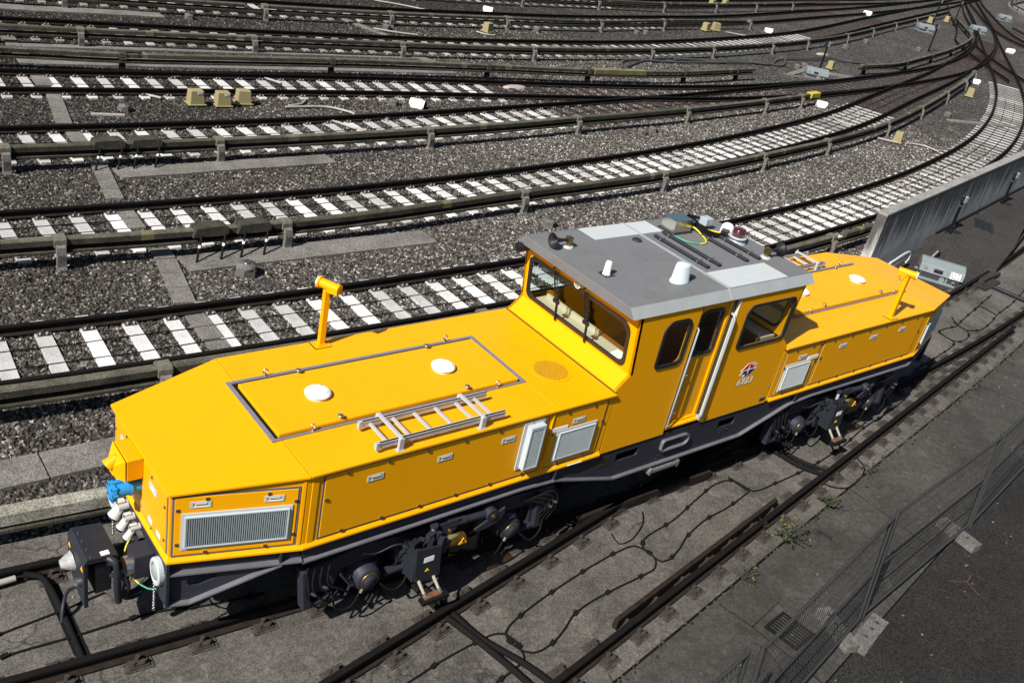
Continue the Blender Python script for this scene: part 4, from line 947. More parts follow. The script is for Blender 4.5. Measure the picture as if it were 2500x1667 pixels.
def track(label, pts, loc, spacing=.645, start=.1, x0=-12, x1=60, kind=('sleeper_concrete',), fast_to=16, most=100, wood=None, rx0=-16, rx1=130, sl=True):
    line = spline(pts, .8); line = sub(line, rx0, rx1)
    t = thing('railway_track', label, 'railway track', (*loc, 0), 0, 'railway tracks of the yard')
    for s in (-.752, .752): rail(line, t, s)
    if sl: sleepers(t, line, spacing, start, kind, x0, x1, fast_to, most, wood)
    return line
def ctr(far): return offset(spline(far, .8), -.752)
SC = ('sleeper_concrete', 'sleeper_pale', 'sleeper_concrete', 'sleeper_grey'); SG = ('sleeper_grey', 'sleeper_concrete', 'sleeper_grey'); SO = ('sleeper_grey', 'sleeper_old', 'sleeper_old')
Bf = [(-20, 7.3), (-7, 6.17), (-1.3, 6.04), (5, 6.2), (10.2, 6.6), (18.1, 7.68), (24.5, 9.05), (31.7, 11.1), (38.4, 13.65), (44.6, 16.5), (50.6, 19.7), (57.8, 23.9), (71.2, 31.7), (97, 47), (125, 63.5)]
Cf = [(-20, 10.7), (-6, 10.31), (-2, 10.3), (1.2, 10.38), (5.8, 10.75), (13.7, 11.8), (21.2, 13.35), (26.5, 14.75), (34.7, 17.5), (46.3, 21.4), (64, 28.4), (75, 34.0), (97, 47), (125, 63.5)]
Dc = [(-20, 14.4), (-5, 14.03), (3.8, 14.35), (9.4, 14.95), (19.1, 16.15), (28, 17.55), (33.7, 18.45), (47.5, 21.35), (56.5, 24.2), (62.7, 26.8), (72, 31.3), (84.7, 38.6), (99.6, 47.7), (127, 64)]
Ec = [(-20, 19.0), (-4, 18.25), (5.9, 17.98), (11.5, 17.65), (20.3, 17.27), (25, 17.45), (30, 18.0), (34, 18.55), (37, 19.15)]
Fc = [(-20, 24.4), (-3, 23.38), (8.6, 23.05), (15.7, 23.2), (25, 24.1), (34, 25.9), (43, 28.3), (59, 34.1), (84, 43.2), (110, 53)]
Gc = [(-20, 28.8), (5.6, 27.55), (12, 27.55), (17.5, 27.9), (23.6, 28.4), (31, 29.6), (38.7, 31.1), (52, 34.8), (66, 38.8), (90, 46.5), (115, 55)]
Hc = [(-20, 33.5), (10, 32.4), (24, 33.0), (34, 34.0), (46, 36.6), (60, 40.0), (80, 45), (110, 55)]
Ic = [(0, 37.2), (20, 36.9), (34, 37.6), (50, 39.8), (70, 43.8), (100, 52)]
def P2(c): return [(p.x, p.y) for p in c]
TR['B'] = track('track on pale concrete sleepers directly behind the yellow locomotive', P2(ctr(Bf)), (-6, 5.4), x0=-9.5, x1=62, kind=SC, fast_to=24, start=.35, wood=(50.6, 200))
TR['C'] = track('second track beyond the locomotive, white sleepers between a mossy cover and gravel', P2(ctr(Cf)), (-5, 9.55), x0=-8, x1=60, kind=SC, fast_to=18, start=.55, wood=(30.6, 200))
TR['D'] = track('track in front of the three beige boxes, its sleepers turning brown at the turnout', Dc, (-4, 14.0), x0=-7, x1=70, kind=SG, fast_to=14, start=.2, wood=(11.6, 200))
TR['E'] = track('track behind the three beige boxes that joins its neighbour at the brown turnout', Ec, (-3, 18.2), x0=-6, x1=33, kind=SG, fast_to=10, wood=(11.1, 200), rx1=38)
TR['F'] = track('track behind the long walkway of slabs, its rails almost level across the photo', Fc, (-2, 23.3), x0=-5, x1=62, kind=SO, fast_to=0, wood=(43.5, 200))
TR['G'] = track('track next beyond the lone beige box near the top edge', Gc, (6, 27.6), x0=-2, x1=58, kind=SO, fast_to=-99, wood=(30, 200))
TR['H'] = track('track close to the top edge in front of the farthest rails', Hc, (20, 32.7), x0=8, x1=64, kind=SO, fast_to=-99, most=80, wood=(30, 200))
TR['I'] = track('farthest track cut by the top edge of the photo', Ic, (30, 37.3), x0=20, x1=66, kind=SO, fast_to=-99, most=60, wood=(30, 200))
Kc = [(125, 61), (105, 50.2), (91, 41.4), (83, 36.2), (77.5, 32.0), (74.2, 28.2), (73.5, 24.5), (75.5, 20)]
TR['K'] = track('track curving away to the right edge in the top right corner', Kc, (80, 34), x0=60, x1=120, kind=('sleeper_wood',), fast_to=-99, most=60)
Xc = [(52.5, 18.9), (58.2, 24.3), (63.5, 28.6), (71.5, 33.0), (84, 40.8), (100, 50.0)]
TR['X'] = track('connecting track crossing the bend of rails in the top right corner', Xc, (60, 25), fast_to=-99, sl=False)

# ---- the slab track under the locomotive and the branch that leaves it towards the camera
def my(x): return (x * x - 16) / 178.0
Lline = [Vector((x * .5, my(x * .5), 0)) for x in range(-32, 60)]
def branch_far(x): return -1.05 + .174 * (x - 3.1) + .75
t = thing('railway_track', 'track cast in the concrete slab under the yellow locomotive', 'railway track', (-7.5, .2, 0), 0, 'railway tracks of the yard'); LT = t
for s in (-.752, .752): rail(Lline, t, s)
Br = [Vector((x, -1.05 + .174 * (x - 3.1), 0)) for x in np.arange(-16, 13.1, .5)]
t2 = thing('railway_track', 'branch track in the concrete slab leaving the locomotive track towards the camera', 'railway track', (-4, -2.3, 0), 0, 'railway tracks of the yard')
rail(Br, t2, -.752); rail([p for p in Br if p.x < 9], t2, .752)
# check rails
m = MB(); cr = [Vector((x, -1.05 + .174 * (x - 3.1) - .752 + .13, .0)) for x in np.arange(-2.4, 1.7, .25)]; m.sweep([(-.03, .01), (.03, .01), (.03, -.14), (-.03, -.14)], cr); obj('check_rail', m, 'rail_side', t2)
m = MB(); cr = [Vector((x, my(x) - .752 - .13 - .035 * max(0, abs(x + .3) - .8), .0)) for x in np.arange(-1.6, 1.3, .25)]; m.sweep([(-.03, 0), (.03, 0), (.03, -.14), (-.03, -.14)], cr); obj('check_rail', m, 'rail_side', t2)
def pad_mesh():
    m = MB(); m.m = 2; m.box(-.14, .14, -.21, .21, -.025, .012); m.m = 0; m.box(-.10, .10, -.185, .185, .012, .03)
    for s in (-1, 1):
        m.box(-.055, .055, s * .125 - .045, s * .125 + .03, .03, .055)
        for x in (-.055, .055): m.cyl((x, s * .145, .03), (x, s * .145, .072), .022, n=6)
        m.cyl((0, s * .095, .05), (0, s * .095, .10), .026, n=7)
    return m
PAD = mesh_of('rail_pad', pad_mesh, ['fastening', 'bolt_galv', 'pad_concrete'])
def pads(root, line, d, sp, st, x0, x1):
    rl = wloc(root)
    for p, a in along(offset(line, d), sp, st):
        if x0 <= p.x <= x1:
            o = bpy.data.objects.new('rail_pad', PAD); COL.objects.link(o); o.parent = root; o.location = Vector((p.x, p.y, GZ)) - rl; o.rotation_euler = (0, 0, a + random.uniform(-.03, .03))
for d in (-.752, .752): pads(LT, Lline, d, .66, .3, -11, 18 if d < 0 else 17)
pads(t2, Br, -.752, .62, .25, -9.5, 12.5); pads(t2, Br, .752, .66, .1, -9.5, -.9)
for k, (x, y, a) in enumerate(((-.35, -2.3, .17), (-.95, -2.4, .17), (.25, -2.18, .17), (.85, -2.07, .17))):
    m = MB(); m.poly([(-.20, -.05), (.20, -.05), (.14, .09), (-.05, .11), (-.16, .06)], .0, .045); m.xf(T4((x, y, GZ)) @ RZ(a)); obj('check_rail_bracket', m, 'fastening', t2)

# ---- slabs, pavements, ballast
def xy(pts): return [(p.x, p.y) for p in pts]
joint = [(-18, -5.7), (-1.64, -2.99), (.73, -2.58), (4.85, -1.86), (7.68, -1.40), (11.66, -.70), (16, .15), (22, 1.9), (32, 6.0)]
fars = [Vector((x, my(x) + 1.36, 0)) for x in np.arange(-18, 11.6, .5)]
m = MB(); m.poly([(x, y) for x, y in joint] + [(33, 7.6), (27.3, 6.52), (17, 4.22), (12.9, 3.35), (11.9, 2.9)] + xy(fars)[::-1], GZ - .25, GZ); struct('track_slab', m, 'slab_concrete')
jn = [(x, y - .035) for x, y in joint]
asp = [(-18, -7.6), (.14, -4.36), (3.22, -3.82), (10, -2.62), (18, -.9), (32, 3.6)]
m = MB(); m.poly([(x, y + .02) for x, y in asp][::1] + jn[::-1], GZ - .25, GZ - .004); struct('pavement', m, 'pavement_concrete')
m = MB(); m.poly([(-60, -40), (60, -40), (60, 12)] + asp[::-1] + [(-60, -12)], GZ - .25, GZ - .008); struct('asphalt_road', m, 'asphalt')
m = MB()
for a, b in (((3.22, -3.82), (3.7, -5.6)), ((.14, -4.36), (.1, -5.2)), ((.1, -5.2), (.55, -8)), ((3.7, -5.6), (4.6, -9))):
    d = (Vector(b) - Vector(a)).normalized(); n = Vector((-d.y, d.x)) * .008; m.poly([Vector(a) + n, Vector(a) - n, Vector(b) - n, Vector(b) + n], GZ - .01, GZ - .004)
struct('pavement_joints', m, 'earth')
m = MB()
for a, b in (((-.69, -3.42), (-.80, -2.86)), ((-.69, -3.42), (.03, -3.29)), ((-.69, -3.42), (-.6, -4.5)), ((3.3, -2.15), (3.3, -3.8)), ((9.5, -1.1), (9.9, -2.6))):
    d = (Vector(b) - Vector(a)).normalized(); n = Vector((-d.y, d.x)) * .012; m.poly([Vector(a) + n, Vector(a) - n, Vector(b) - n, Vector(b) + n], GZ - .01, GZ)
struct('pavement_joints', m, 'earth')
m = MB(); m.box(-400, 600, -300, 700, -.9, -.45); struct('ground', m, 'earth')
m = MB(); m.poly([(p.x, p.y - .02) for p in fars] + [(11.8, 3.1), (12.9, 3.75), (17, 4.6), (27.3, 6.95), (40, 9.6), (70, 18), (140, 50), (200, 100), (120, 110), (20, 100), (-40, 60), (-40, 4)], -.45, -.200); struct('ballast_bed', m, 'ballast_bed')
# loose ballast stones: scattered over the bed near the camera by geometry nodes
def ballast():
    cam = Vector((-9.82, -7.6, 8)); q = .5
    def inside(x, y):
        if y < my(x) + 1.38 and x < 12: return False
        if x >= 11.5 and y < 3.3 + (x - 11.5) * .232: return False
        return True
    fw = (Vector((8.0, 11.0, 0)) - Vector((cam.x, cam.y, 0))).normalized()
    vs = []; fs = []; dens = []
    for i in range(-20, 110):
        for j in range(2, 80):
            x, y = i * q, j * q; c = Vector((x + q / 2, y + q / 2, 0)); D = (c - cam).length
            if D > 46: continue
            h = Vector((c.x - cam.x, c.y - cam.y, 0)); ang = math.degrees(math.atan2(h.y, h.x)) - 52.5
            if not -37 < ang < 37: continue
            if not all(inside(x + a, y + b) for a in (0, q) for b in (0, q)):
                if not inside(x + q / 2, y + q / 2): continue
            o = len(vs); vs += [(x, y, -.206), (x + q, y, -.206), (x + q, y + q, -.206), (x, y + q, -.206)]; fs.append((o, o + 1, o + 2, o + 3))
            dn = 400 if D < 20 else max(0, 400 * (1 - (D - 20) / 32)); dens += [dn] * 4
    me = bpy.data.meshes.new('ballast'); me.from_pydata(vs, [], fs); me.materials.append(MATS['ballast_bed'])
    at = me.attributes.new('dens', 'FLOAT', 'POINT'); at.data.foreach_set('value', dens)
    o = bpy.data.objects.new('ballast', me); COL.objects.link(o); o['kind'] = 'stuff'; tag(o, 'loose grey ballast stones between the tracks', 'ballast', kind='stuff')
    ng = bpy.data.node_groups.new('scatter_stones', 'GeometryNodeTree'); ng.is_modifier = True
    ng.interface.new_socket('Geometry', in_out='INPUT', socket_type='NodeSocketGeometry'); ng.interface.new_socket('Geometry', in_out='OUTPUT', socket_type='NodeSocketGeometry')
    N = ng.nodes; L = ng.links; gi = N.new('NodeGroupInput'); go = N.new('NodeGroupOutput')
    dp = N.new('GeometryNodeDistributePointsOnFaces'); L.new(gi.outputs[0], dp.inputs['Mesh'])
    na = N.new('GeometryNodeInputNamedAttribute'); na.data_type = 'FLOAT'; na.inputs['Name'].default_value = 'dens'; L.new(na.outputs[0], dp.inputs['Density']); dp.inputs['Seed'].default_value = 4
    gin = N.new('GeometryNodeGeometryToInstance')
    for k in range(5):
        ico = N.new('GeometryNodeMeshIcoSphere'); ico.inputs['Radius'].default_value = 1; ico.inputs['Subdivisions'].default_value = 2
        sp = N.new('GeometryNodeSetPosition'); L.new(ico.outputs['Mesh'], sp.inputs['Geometry'])
        ps = N.new('GeometryNodeInputPosition'); nz = N.new('ShaderNodeTexNoise'); nz.inputs['Scale'].default_value = .75; nz.inputs['Detail'].default_value = 1
        va = N.new('ShaderNodeVectorMath'); va.operation = 'ADD'; va.inputs[1].default_value = (k * 7.3, k * 3.1, k * 5.7); L.new(ps.outputs[0], va.inputs[0]); L.new(va.outputs[0], nz.inputs['Vector'])
        sb = N.new('ShaderNodeVectorMath'); sb.operation = 'SUBTRACT'; sb.inputs[1].default_value = (.5, .5, .5); L.new(nz.outputs['Color'], sb.inputs[0])
        sc = N.new('ShaderNodeVectorMath'); sc.operation = 'SCALE'; sc.inputs[3].default_value = 2.6; L.new(sb.outputs[0], sc.inputs[0]); L.new(sc.outputs[0], sp.inputs['Offset'])
        sm = N.new('GeometryNodeSetMaterial'); sm.inputs['Material'].default_value = MATS['ballast_stone']; L.new(sp.outputs[0], sm.inputs[0])
        ss = N.new('GeometryNodeSetShadeSmooth'); ss.inputs['Shade Smooth'].default_value = False; L.new(sm.outputs[0], ss.inputs[0]); L.new(ss.outputs[0], gin.inputs[0])
    io = N.new('GeometryNodeInstanceOnPoints'); L.new(dp.outputs['Points'], io.inputs['Points']); L.new(gin.outputs[0], io.inputs['Instance']); io.inputs['Pick Instance'].default_value = True
    def rv(kind, lo, hi, seed):
        r = N.new('FunctionNodeRandomValue'); r.data_type = kind
        if kind == 'FLOAT_VECTOR': r.inputs[0].default_value = lo; r.inputs[1].default_value = hi; r.inputs[8].default_value = seed; return r.outputs[0]
        r.inputs[2].default_value = lo; r.inputs[3].default_value = hi; r.inputs[8].default_value = seed; return r.outputs[1]
    L.new(rv('FLOAT_VECTOR', (0, 0, 0), (6.28, 6.28, 6.28), 1), io.inputs['Rotation']); L.new(rv('FLOAT_VECTOR', (.018, .016, .013), (.043, .037, .030), 2), io.inputs['Scale'])
    jn_ = N.new('GeometryNodeJoinGeometry'); L.new(gi.outputs[0], jn_.inputs[0]); L.new(io.outputs[0], jn_.inputs[0]); L.new(jn_.outputs[0], go.inputs[0])
    md = o.modifiers.new('stones', 'NODES'); md.node_group = ng
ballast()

# ---- third rails with concrete covers on bracket posts
def bracket_mesh():
    m = MB(); m.m = 0
    m.poly([(-.12, -.07), (.12, -.07), (.12, .06), (.09, .10), (-.09, .10), (-.12, .06)], -.10, .10, 'yz')
    pr = [(-.09, -.07), (-.13, -.22), (-.12, -.34), (-.10, -.44), (-.16, -.54), (-.24, -.60), (-.34, -.60), (-.26, -.50), (-.205, -.40), (-.21, -.30), (-.22, -.18), (-.19, -.05), (-.13, -.02)]
    m.m = 1; m.poly(pr, -.075, .075, 'yz'); return m
def bracket_low_mesh():
    m = MB(); m.poly([(-.11, -.10), (.11, -.10), (.11, .06), (.09, .085), (-.09, .085), (-.11, .06)], -.09, .09, 'yz')
    m.m = 1; m.poly([(-.05, -.10), (.10, -.10), (.03, -.55), (-.12, -.55)], -.07, .07, 'yz'); m.m = 2; m.poly([(-.55, -.56), (.10, -.56), (.10, -.50), (-.20, -.44)], -.10, .10, 'yz'); return m
BRK = mesh_of('bracket', bracket_mesh, ['cover_pale', 'bracket_concrete']); BRL = mesh_of('bracket_low', bracket_low_mesh, ['cover_mossy', 'under_black', 'block_concrete'])
CP = [(-.078, -.040), (-.078, .062), (-.056, .085), (.056, .085), (.078, .062), (.078, -.040)]
def third_rail(label, pts, brackets, ztop=.34, low=False, x0=-14, x1=200, end='cover_ochre', loc=None, seed=1, flip=1):
    line = spline(pts, .6); line = sub(line, x0, x1); zc = ztop - .085
    base = line[len(line) // 3] if loc is None else Vector((*loc, 0))
    t = thing('third_rail', label, 'third rail', (base.x, base.y, -.2), 0, 'third rails with concrete covers')
    rnd = random.Random(seed)
    # cover boards, cut at the brackets and once or twice between
    cuts = [line[0].x] + sorted(b for b in brackets if line[0].x < b < line[-1].x) + [line[-1].x]
    for a, b in zip(cuts, cuts[1:]):
        seg = [p + Vector((0, 0, zc)) for p in line if a - .3 <= p.x <= b + .3]
        if len(seg) < 2: continue
        last = b == cuts[-1] and b < x1 - 1 and end
        m = MB(); m.sweep(CP, seg, mats=[0, 1, 1, 1, 0, 0]); obj('cover_board', m, [rnd.choice(['cover_mossy', 'cover_mossy', 'cover_mossy', 'cover_mixed']), rnd.choice(['cover_lit_top', 'cover_lit_top', 'cover_mixed'])], t)
        for q in range(rnd.choice((0, 1, 1, 2))):
            i = rnd.randrange(len(seg) - 1); p, r = seg[i], seg[i + 1]; d = (r - p).normalized(); m = MB(); w = rnd.uniform(.12, .3)
            m.sweep([(x * 1.04, z + .004 if z > 0 else z) for x, z in CP], [p, p + d * w]); obj('joint_cover', m, rnd.choice(['cover_pale', 'cover_pale', 'cover_ochre']), t)
    m = MB(); m.sweep([(-.04, -.20), (.04, -.20), (.05, -.09), (-.05, -.09)], [p + Vector((0, 0, zc)) for p in line]); obj('conductor_rail', m, 'rail_side', t)
    m = MB(); m.sweep([(-.12, -.17), (-.06, -.17), (-.06, -.13), (-.12, -.13)], [p + Vector((0, 0, zc)) for p in line]); obj('cover_skirt', m, 'cover_mossy', t)
    rl = wloc(t)
    for bx in brackets:
        i = min(range(len(line)), key=lambda k: abs(line[k].x - bx)); p = line[i]; q = line[min(i + 1, len(line) - 1)]; p0 = line[max(i - 1, 0)]; a = math.atan2(q.y - p0.y, q.x - p0.x)
        if abs(p.x - bx) > 1.2: continue
        o = bpy.data.objects.new('bracket', BRL if low else BRK); COL.objects.link(o); o.parent = t; o.location = p + Vector((0, 0, zc + .01)) - rl; o.rotation_euler = (0, 0, a)
    return t, line, zc
third_rail('third rail cover beside the track directly behind the locomotive', [(-20, 5.2), (-7.5, 4.02), (-5.9, 3.93), (-1, 3.82), (4, 3.95), (10.2, 4.38), (11.4, 4.5), (14.3, 4.83), (24, 6.6)], [-11.5, -5.55, .4, 6.3, 12.3], x1=14.4, loc=(-6, 3.95), end=None)
_, Cl, Cz = third_rail('long third rail cover with two shed-shaped lids, in front of the walkway slabs', [(-20, 8.7), (-6.45, 8.36), (-3.55, 8.2), (0, 8.23), (4.4, 8.63), (11, 9.22), (20.6, 10.85), (26.2, 12.15), (31.9, 13.92), (42.7, 17.75), (46.5, 19.2), (49, 20.3)], [-5.5, -1.4, 4.75, 10.25, 15.7, 20.75, 26.6, 32.6, 38.15, 43.8, 48.3], loc=(-3, 8.2), seed=2, x1=48.8)
third_rail('third rail cover with bright yellow end piece near the brown turnout', [(-20, 13.2), (-5.4, 12.68), (2.5, 12.88), (8, 13.32), (11.1, 13.7), (16.3, 14.28), (21.8, 15.1), (26.8, 15.98)], [-5.25, -1.15, 4.95, 11.25, 17.1, 22.2, 25.8], loc=(2, 12.9), seed=3, x1=27)
third_rail('low third rail cover on dark posts with white feet, behind the rear walkway', [(-20, 20.6), (-3.8, 19.75), (-.85, 19.45), (6.2, 19.4), (11.6, 19.15), (16.2, 18.85), (21, 18.82), (26.9, 19.5)], [-.6, 5.45, 11.7, 16.45, 21.9, 25.3], low=True, loc=(6, 19.4), seed=4, x1=27)
third_rail('bright yellow third rail cover following the bend at the right', [(37.2, 20.6), (41.4, 21.15), (46.7, 22.65), (54.3, 25.05), (61, 27.5), (66.4, 29.9), (70.5, 32.6), (76, 36.5)], [37.8, 43.5, 49.5, 55.5, 61.2, 66.2, 70.5, 75], low=True, loc=(50, 23.7), seed=5, x1=76, end=None)
third_rail('long third rail cover crossing the upper part of the photo behind the looping cable', [(-20, 22.9), (-3.3, 21.95), (4, 21.7), (9.55, 21.62), (15.7, 21.68), (24.9, 22.52), (33.7, 24.15), (43.4, 26.7), (59.7, 32.4), (85, 41.4)], [-7.5, -1.3, 4.1, 9.65, 15.95, 22.8, 28.3, 34.4, 39.1, 46, 52.5, 59, 66, 73], loc=(15, 21.7), seed=6, x1=80)
third_rail('third rail cover ending near the two beige boxes by the top edge', [(-20, 27.4), (5.6, 26.05), (11.8, 26.12), (17.4, 26.45), (23.6, 26.9), (31, 28.3), (38.7, 29.5)], [-.2, 6, 12.1, 17.8, 24.2, 29.5, 38.4], loc=(17, 26.4), seed=7, x1=39)
third_rail('third rail cover nearest the top edge of the photo', [(4, 31.3), (20, 31.2), (28.6, 32.0), (34.3, 32.5), (44, 34.4), (56, 37.4)], [10, 16.3, 22.4, 28.6, 34.3, 40, 46, 52], loc=(28, 31.9), seed=8, x1=56)
third_rail('third rail cover at the outer side of the bend in the top right corner', [(84, 35.2), (78.5, 29.5), (77.2, 24), (80, 18)][::-1], [77.6, 79, 81], loc=(79, 30), seed=9, end=None)
t, ln, zc = third_rail('pale lichen covered third rail beside the slab track, left of the locomotive nose', [(-20, 3.3), (-12, 2.05), (-8.04, 1.68), (-6.87, 1.57), (-3, 1.4), (3, 1.38), (8, 1.75)], [-13, -4.5, 1], loc=(-7, 1.57), seed=12, ztop=.30, x1=8, end=None)
m = MB(); m.sweep([(-.09, -.09), (-.09, .058), (-.063, .09), (.063, .09), (.09, .058), (.09, -.09)], [p + Vector((0, 0, zc)) for p in ln if -9.5 < p.x < -6.2]); obj('cover_board', m, 'cover_lichen', t)
# lids and stays over the feeder boxes on the second third rail and the near one
for x, lab in ((-3.05, 'mossy shed-shaped cover lid on the third rail, left one of the pair'), (-2.2, 'mossy shed-shaped cover lid on the third rail, right one of the pair, nearest the bracket')):
    p = min(Cl, key=lambda q: abs(q.x - x)); r = thing('feeder_cover', lab, 'feeder cover', (x, p.y, .2), 0, 'feeder covers on the second third rail')
    def FC(n, mb, mt): mb.xf(T4((x, p.y, 0))); return obj(n, mb, mt, r)
    m = MB(); m.poly([(-.30, .22), (-.24, .39), (.30, .41), (.38, .36), (.36, .22)], -.16, .14, 'xz'); FC('lid', m, 'cover_mossy')
    for dx in (-.22, .24):
        m = MB(); m.cyl((dx + .08, -.15, .25), (dx - .12, -.42, -.19), .024, n=8); m.m = 1; m.cyl((dx + .01, -.245, .10), (dx - .008, -.27, .06), .028, n=8); FC('stay', m, ['under_black', 'white_plastic'])
for x, y, lab in ((-3.42, 12.75, 'mossy cover lid on the farther third rail, above the slab walkway, left one'), (-2.62, 12.76, 'mossy cover lid on the farther third rail, above the slab walkway, right one')):
    r = thing('feeder_cover', lab, 'feeder cover', (x, y, .2), 0, 'feeder covers on the farther third rail')
    m = MB(); m.poly([(-.30, .22), (-.24, .39), (.30, .41), (.38, .36), (.36, .22)], -.16, .14, 'xz'); m.xf(T4((x, y, 0))); obj('lid', m, 'cover_mossy', r)
    for dx in (-.22, .24):
        m = MB(); m.cyl((dx + .08, -.15, .25), (dx - .12, -.42, -.19), .024, n=8); m.m = 1; m.cyl((dx + .01, -.245, .10), (dx - .008, -.27, .06), .028, n=8); m.xf(T4((x, y, 0))); obj('stay', m, ['under_black', 'white_plastic'], r)
m = MB(); m.box(-.3, .55, -.14, .14, -.10, .11); o = obj('end_cover', m, 'yellow_end', None, loc=(26.6, 15.95, .26), bevel=.02); o.rotation_euler = (0, 0, .18); tag(o, 'bright yellow end cover at the tip of the third rail by the white marker', 'end cover')
m = MB(); m.box(-1.4, 1.4, -.12, .12, -.10, .10); o = obj('end_cover', m, 'cover_ochre', None, loc=(17.8, 18.82, .25), bevel=.02); o.rotation_euler = (0, 0, -.02); tag(o, 'pale cream cover sleeve on the low third rail where the thick cable drops', 'end cover')

# ---- walkways of concrete slabs (cable troughs)
def walk(label, quads, loc):
    m = MB(); rnd = random.Random(5)
    for (a, b, w, n) in quads:
        a = Vector((*a, 0)); b = Vector((*b, 0)); d = (b - a) / n; nn = Vector((-d.y, d.x, 0)).normalized() * (w / 2)
        for i in range(n):
            p = a + d * i + d.normalized() * .011; q = a + d * (i + 1) - d.normalized() * .011; z = GZ + .022 + rnd.uniform(-.006, .006)
            m.add([(*(p - nn).xy, z - .08), (*(q - nn).xy, z - .08), (*(q + nn).xy, z - .08), (*(p + nn).xy, z - .08), (*(p - nn).xy, z), (*(q - nn).xy, z), (*(q + nn).xy, z), (*(p + nn).xy, z)],
                  [(4, 5, 6, 7), (0, 1, 5, 4), (1, 2, 6, 5), (2, 3, 7, 6), (3, 0, 4, 7)])
    o = obj('slab_walkway', m, 'walk_slab', None); tag(o, label, 'walkway', 'slab walkways in the ballast', kind='structure'); return o
walk('walkway', [((-3.84, 8.05), (-4.12, 6.40), .36, 3), ((-3.84, 8.06), (-3.80, 8.5), .36, 1), ((-4.12, 5.98), (-4.15, 4.72), .34, 3), ((-3.62, 7.79), (1.80, 7.83), .62, 12), ((-3.83, 10.36), (-3.88, 9.42), .33, 2)], (-3.8, 7.5))
walk('walkway', [((-3.54, 12.84), (-3.82, 10.86), .33, 4), ((-3.36, 12.17), (1.88, 12.44), .55, 11), ((-3.50, 14.72), (-3.53, 14.05), .33, 1)], (-3.5, 12))
walk('walkway', [((-3.18, 17.45), (-3.53, 15.28), .34, 4), ((-3.12, 18.98), (-3.2, 18.1), .40, 1), ((-3.05, 21.0), (-3.10, 20.0), .4, 2), ((-2.95, 20.33), (10.7, 20.05), .8, 20), ((-3.0, 22.55), (-3.05, 21.6), .35, 2), ((-2.85, 21.7), (10.2, 21.55), .35, 16), ((10.3, 21.7), (10.75, 20.7), .4, 2)], (-3, 20))
walk('walkway', [((-6, 25.95), (2.6, 25.85), .62, 12), ((10.05, 26.6), (10.7, 24.45), .28, 5)], (-2, 26))
walk('walkway', [((-12.5, 2.9), (-5.2, 2.86), .55, 7)], (-7, 2.8))
walk('walkway', [((34.4, 13.6), (39.5, 12.2), .35, 8)], (36, 13))

# ---- beige relay boxes
def relay_box():
    r = thing('relay_box', 'beige lineside box', 'relay box', (0, 0, 0))
    m = MB(); m.m = 0; a, b = .155, .125
    m.add([(-a, -b, .06), (a, -b, .06), (a, b, .06), (-a, b, .06), (-.135, -.105, .33), (.135, -.105, .33), (.135, .105, .33), (-.135, .105, .33)], [(4, 5, 6, 7), (0, 1, 5, 4), (1, 2, 6, 5), (2, 3, 7, 6), (3, 0, 4, 7)]); obj('cover', m, 'ballast_box', r, bevel=.012)
    m = MB(); m.box(-.185, .185, -.155, .155, .035, .06); obj('base', m, 'ballast_box', r, bevel=.006)
    for x in (-.12, .12):
        m = MB(); m.cyl((x, 0, -.16), (x, 0, .04), .02, n=8); obj('leg', m, 'black_steel', r)
    return r
RB = relay_box()
boxes = [(.10, 16.62, .0, 1.28, 'beige lineside box with a number plate, leftmost of the three in a row'), (.79, 16.50, -.05, 1.24, 'beige lineside box with a number plate, middle of the three in a row'), (1.44, 16.66, -.1, 1.24, 'blank beige lineside box, rightmost of the three in a row'),
         (16.45, 25.7, .3, 1.3, 'lone beige lineside box with a dark base near the top middle'), (33.6, 28.35, .2, 1.4, 'beige lineside box, left one of a pair beside a white marker'), (34.6, 28.5, -.3, 1.4, 'beige lineside box, right one of a pair beside a white marker'),
         (35.95, 21.5, .25, 1.3, 'beige lineside box behind the sunken point machine'), (26.45, 11.45, .4, 1.35, 'beige lineside box with a white pipe on each side, beyond the cab roof'), (42.4, 16.95, .5, 1.45, 'beige lineside box under a white marker by the end of the sleepers'),
         (70.6, 35.9, .4, 1.6, 'small beige lineside box by a dark post near the top right, left one'), (75.2, 36.9, .2, 1.6, 'small beige lineside box by a dark post near the top right, right one'), (41.8, 35.2, .2, 1.4, 'beige lineside box almost at the top edge, left one of the pair'), (43.2, 35.3, .2, 1.4, 'beige lineside box almost at the top edge, right one of the pair')]
for i, (x, y, a, sc, lab) in enumerate(boxes):
    r = RB if i == 0 else dup(RB, (0, 0, 0))
    r.location = (x, y, -.2); r.rotation_euler = (0, 0, a); r.scale = (sc,) * 3; tag(r, lab, 'relay box', 'beige lineside boxes')
for x, y, a, txt in ((.10, 16.62, 0, '243'), (.79, 16.50, -.05, '129')):
    r = [q for q in bpy.data.objects if q.name.startswith('relay_box') and abs(q.location.x - x) < .01][0]
    m = MB(); m.box(.0, .10, -.118, -.112, .262, .312); o = obj('number_plate', m, 'white_plastic', None, loc=(0, 0, 0)); o.parent = r
    n = text_mb(txt, .05, .002, 0, (.075, .036)).xf(T4((.05, -.1185, .287))); o2 = obj('number', n, 'navy', None, loc=(0, 0, 0)); o2.parent = o

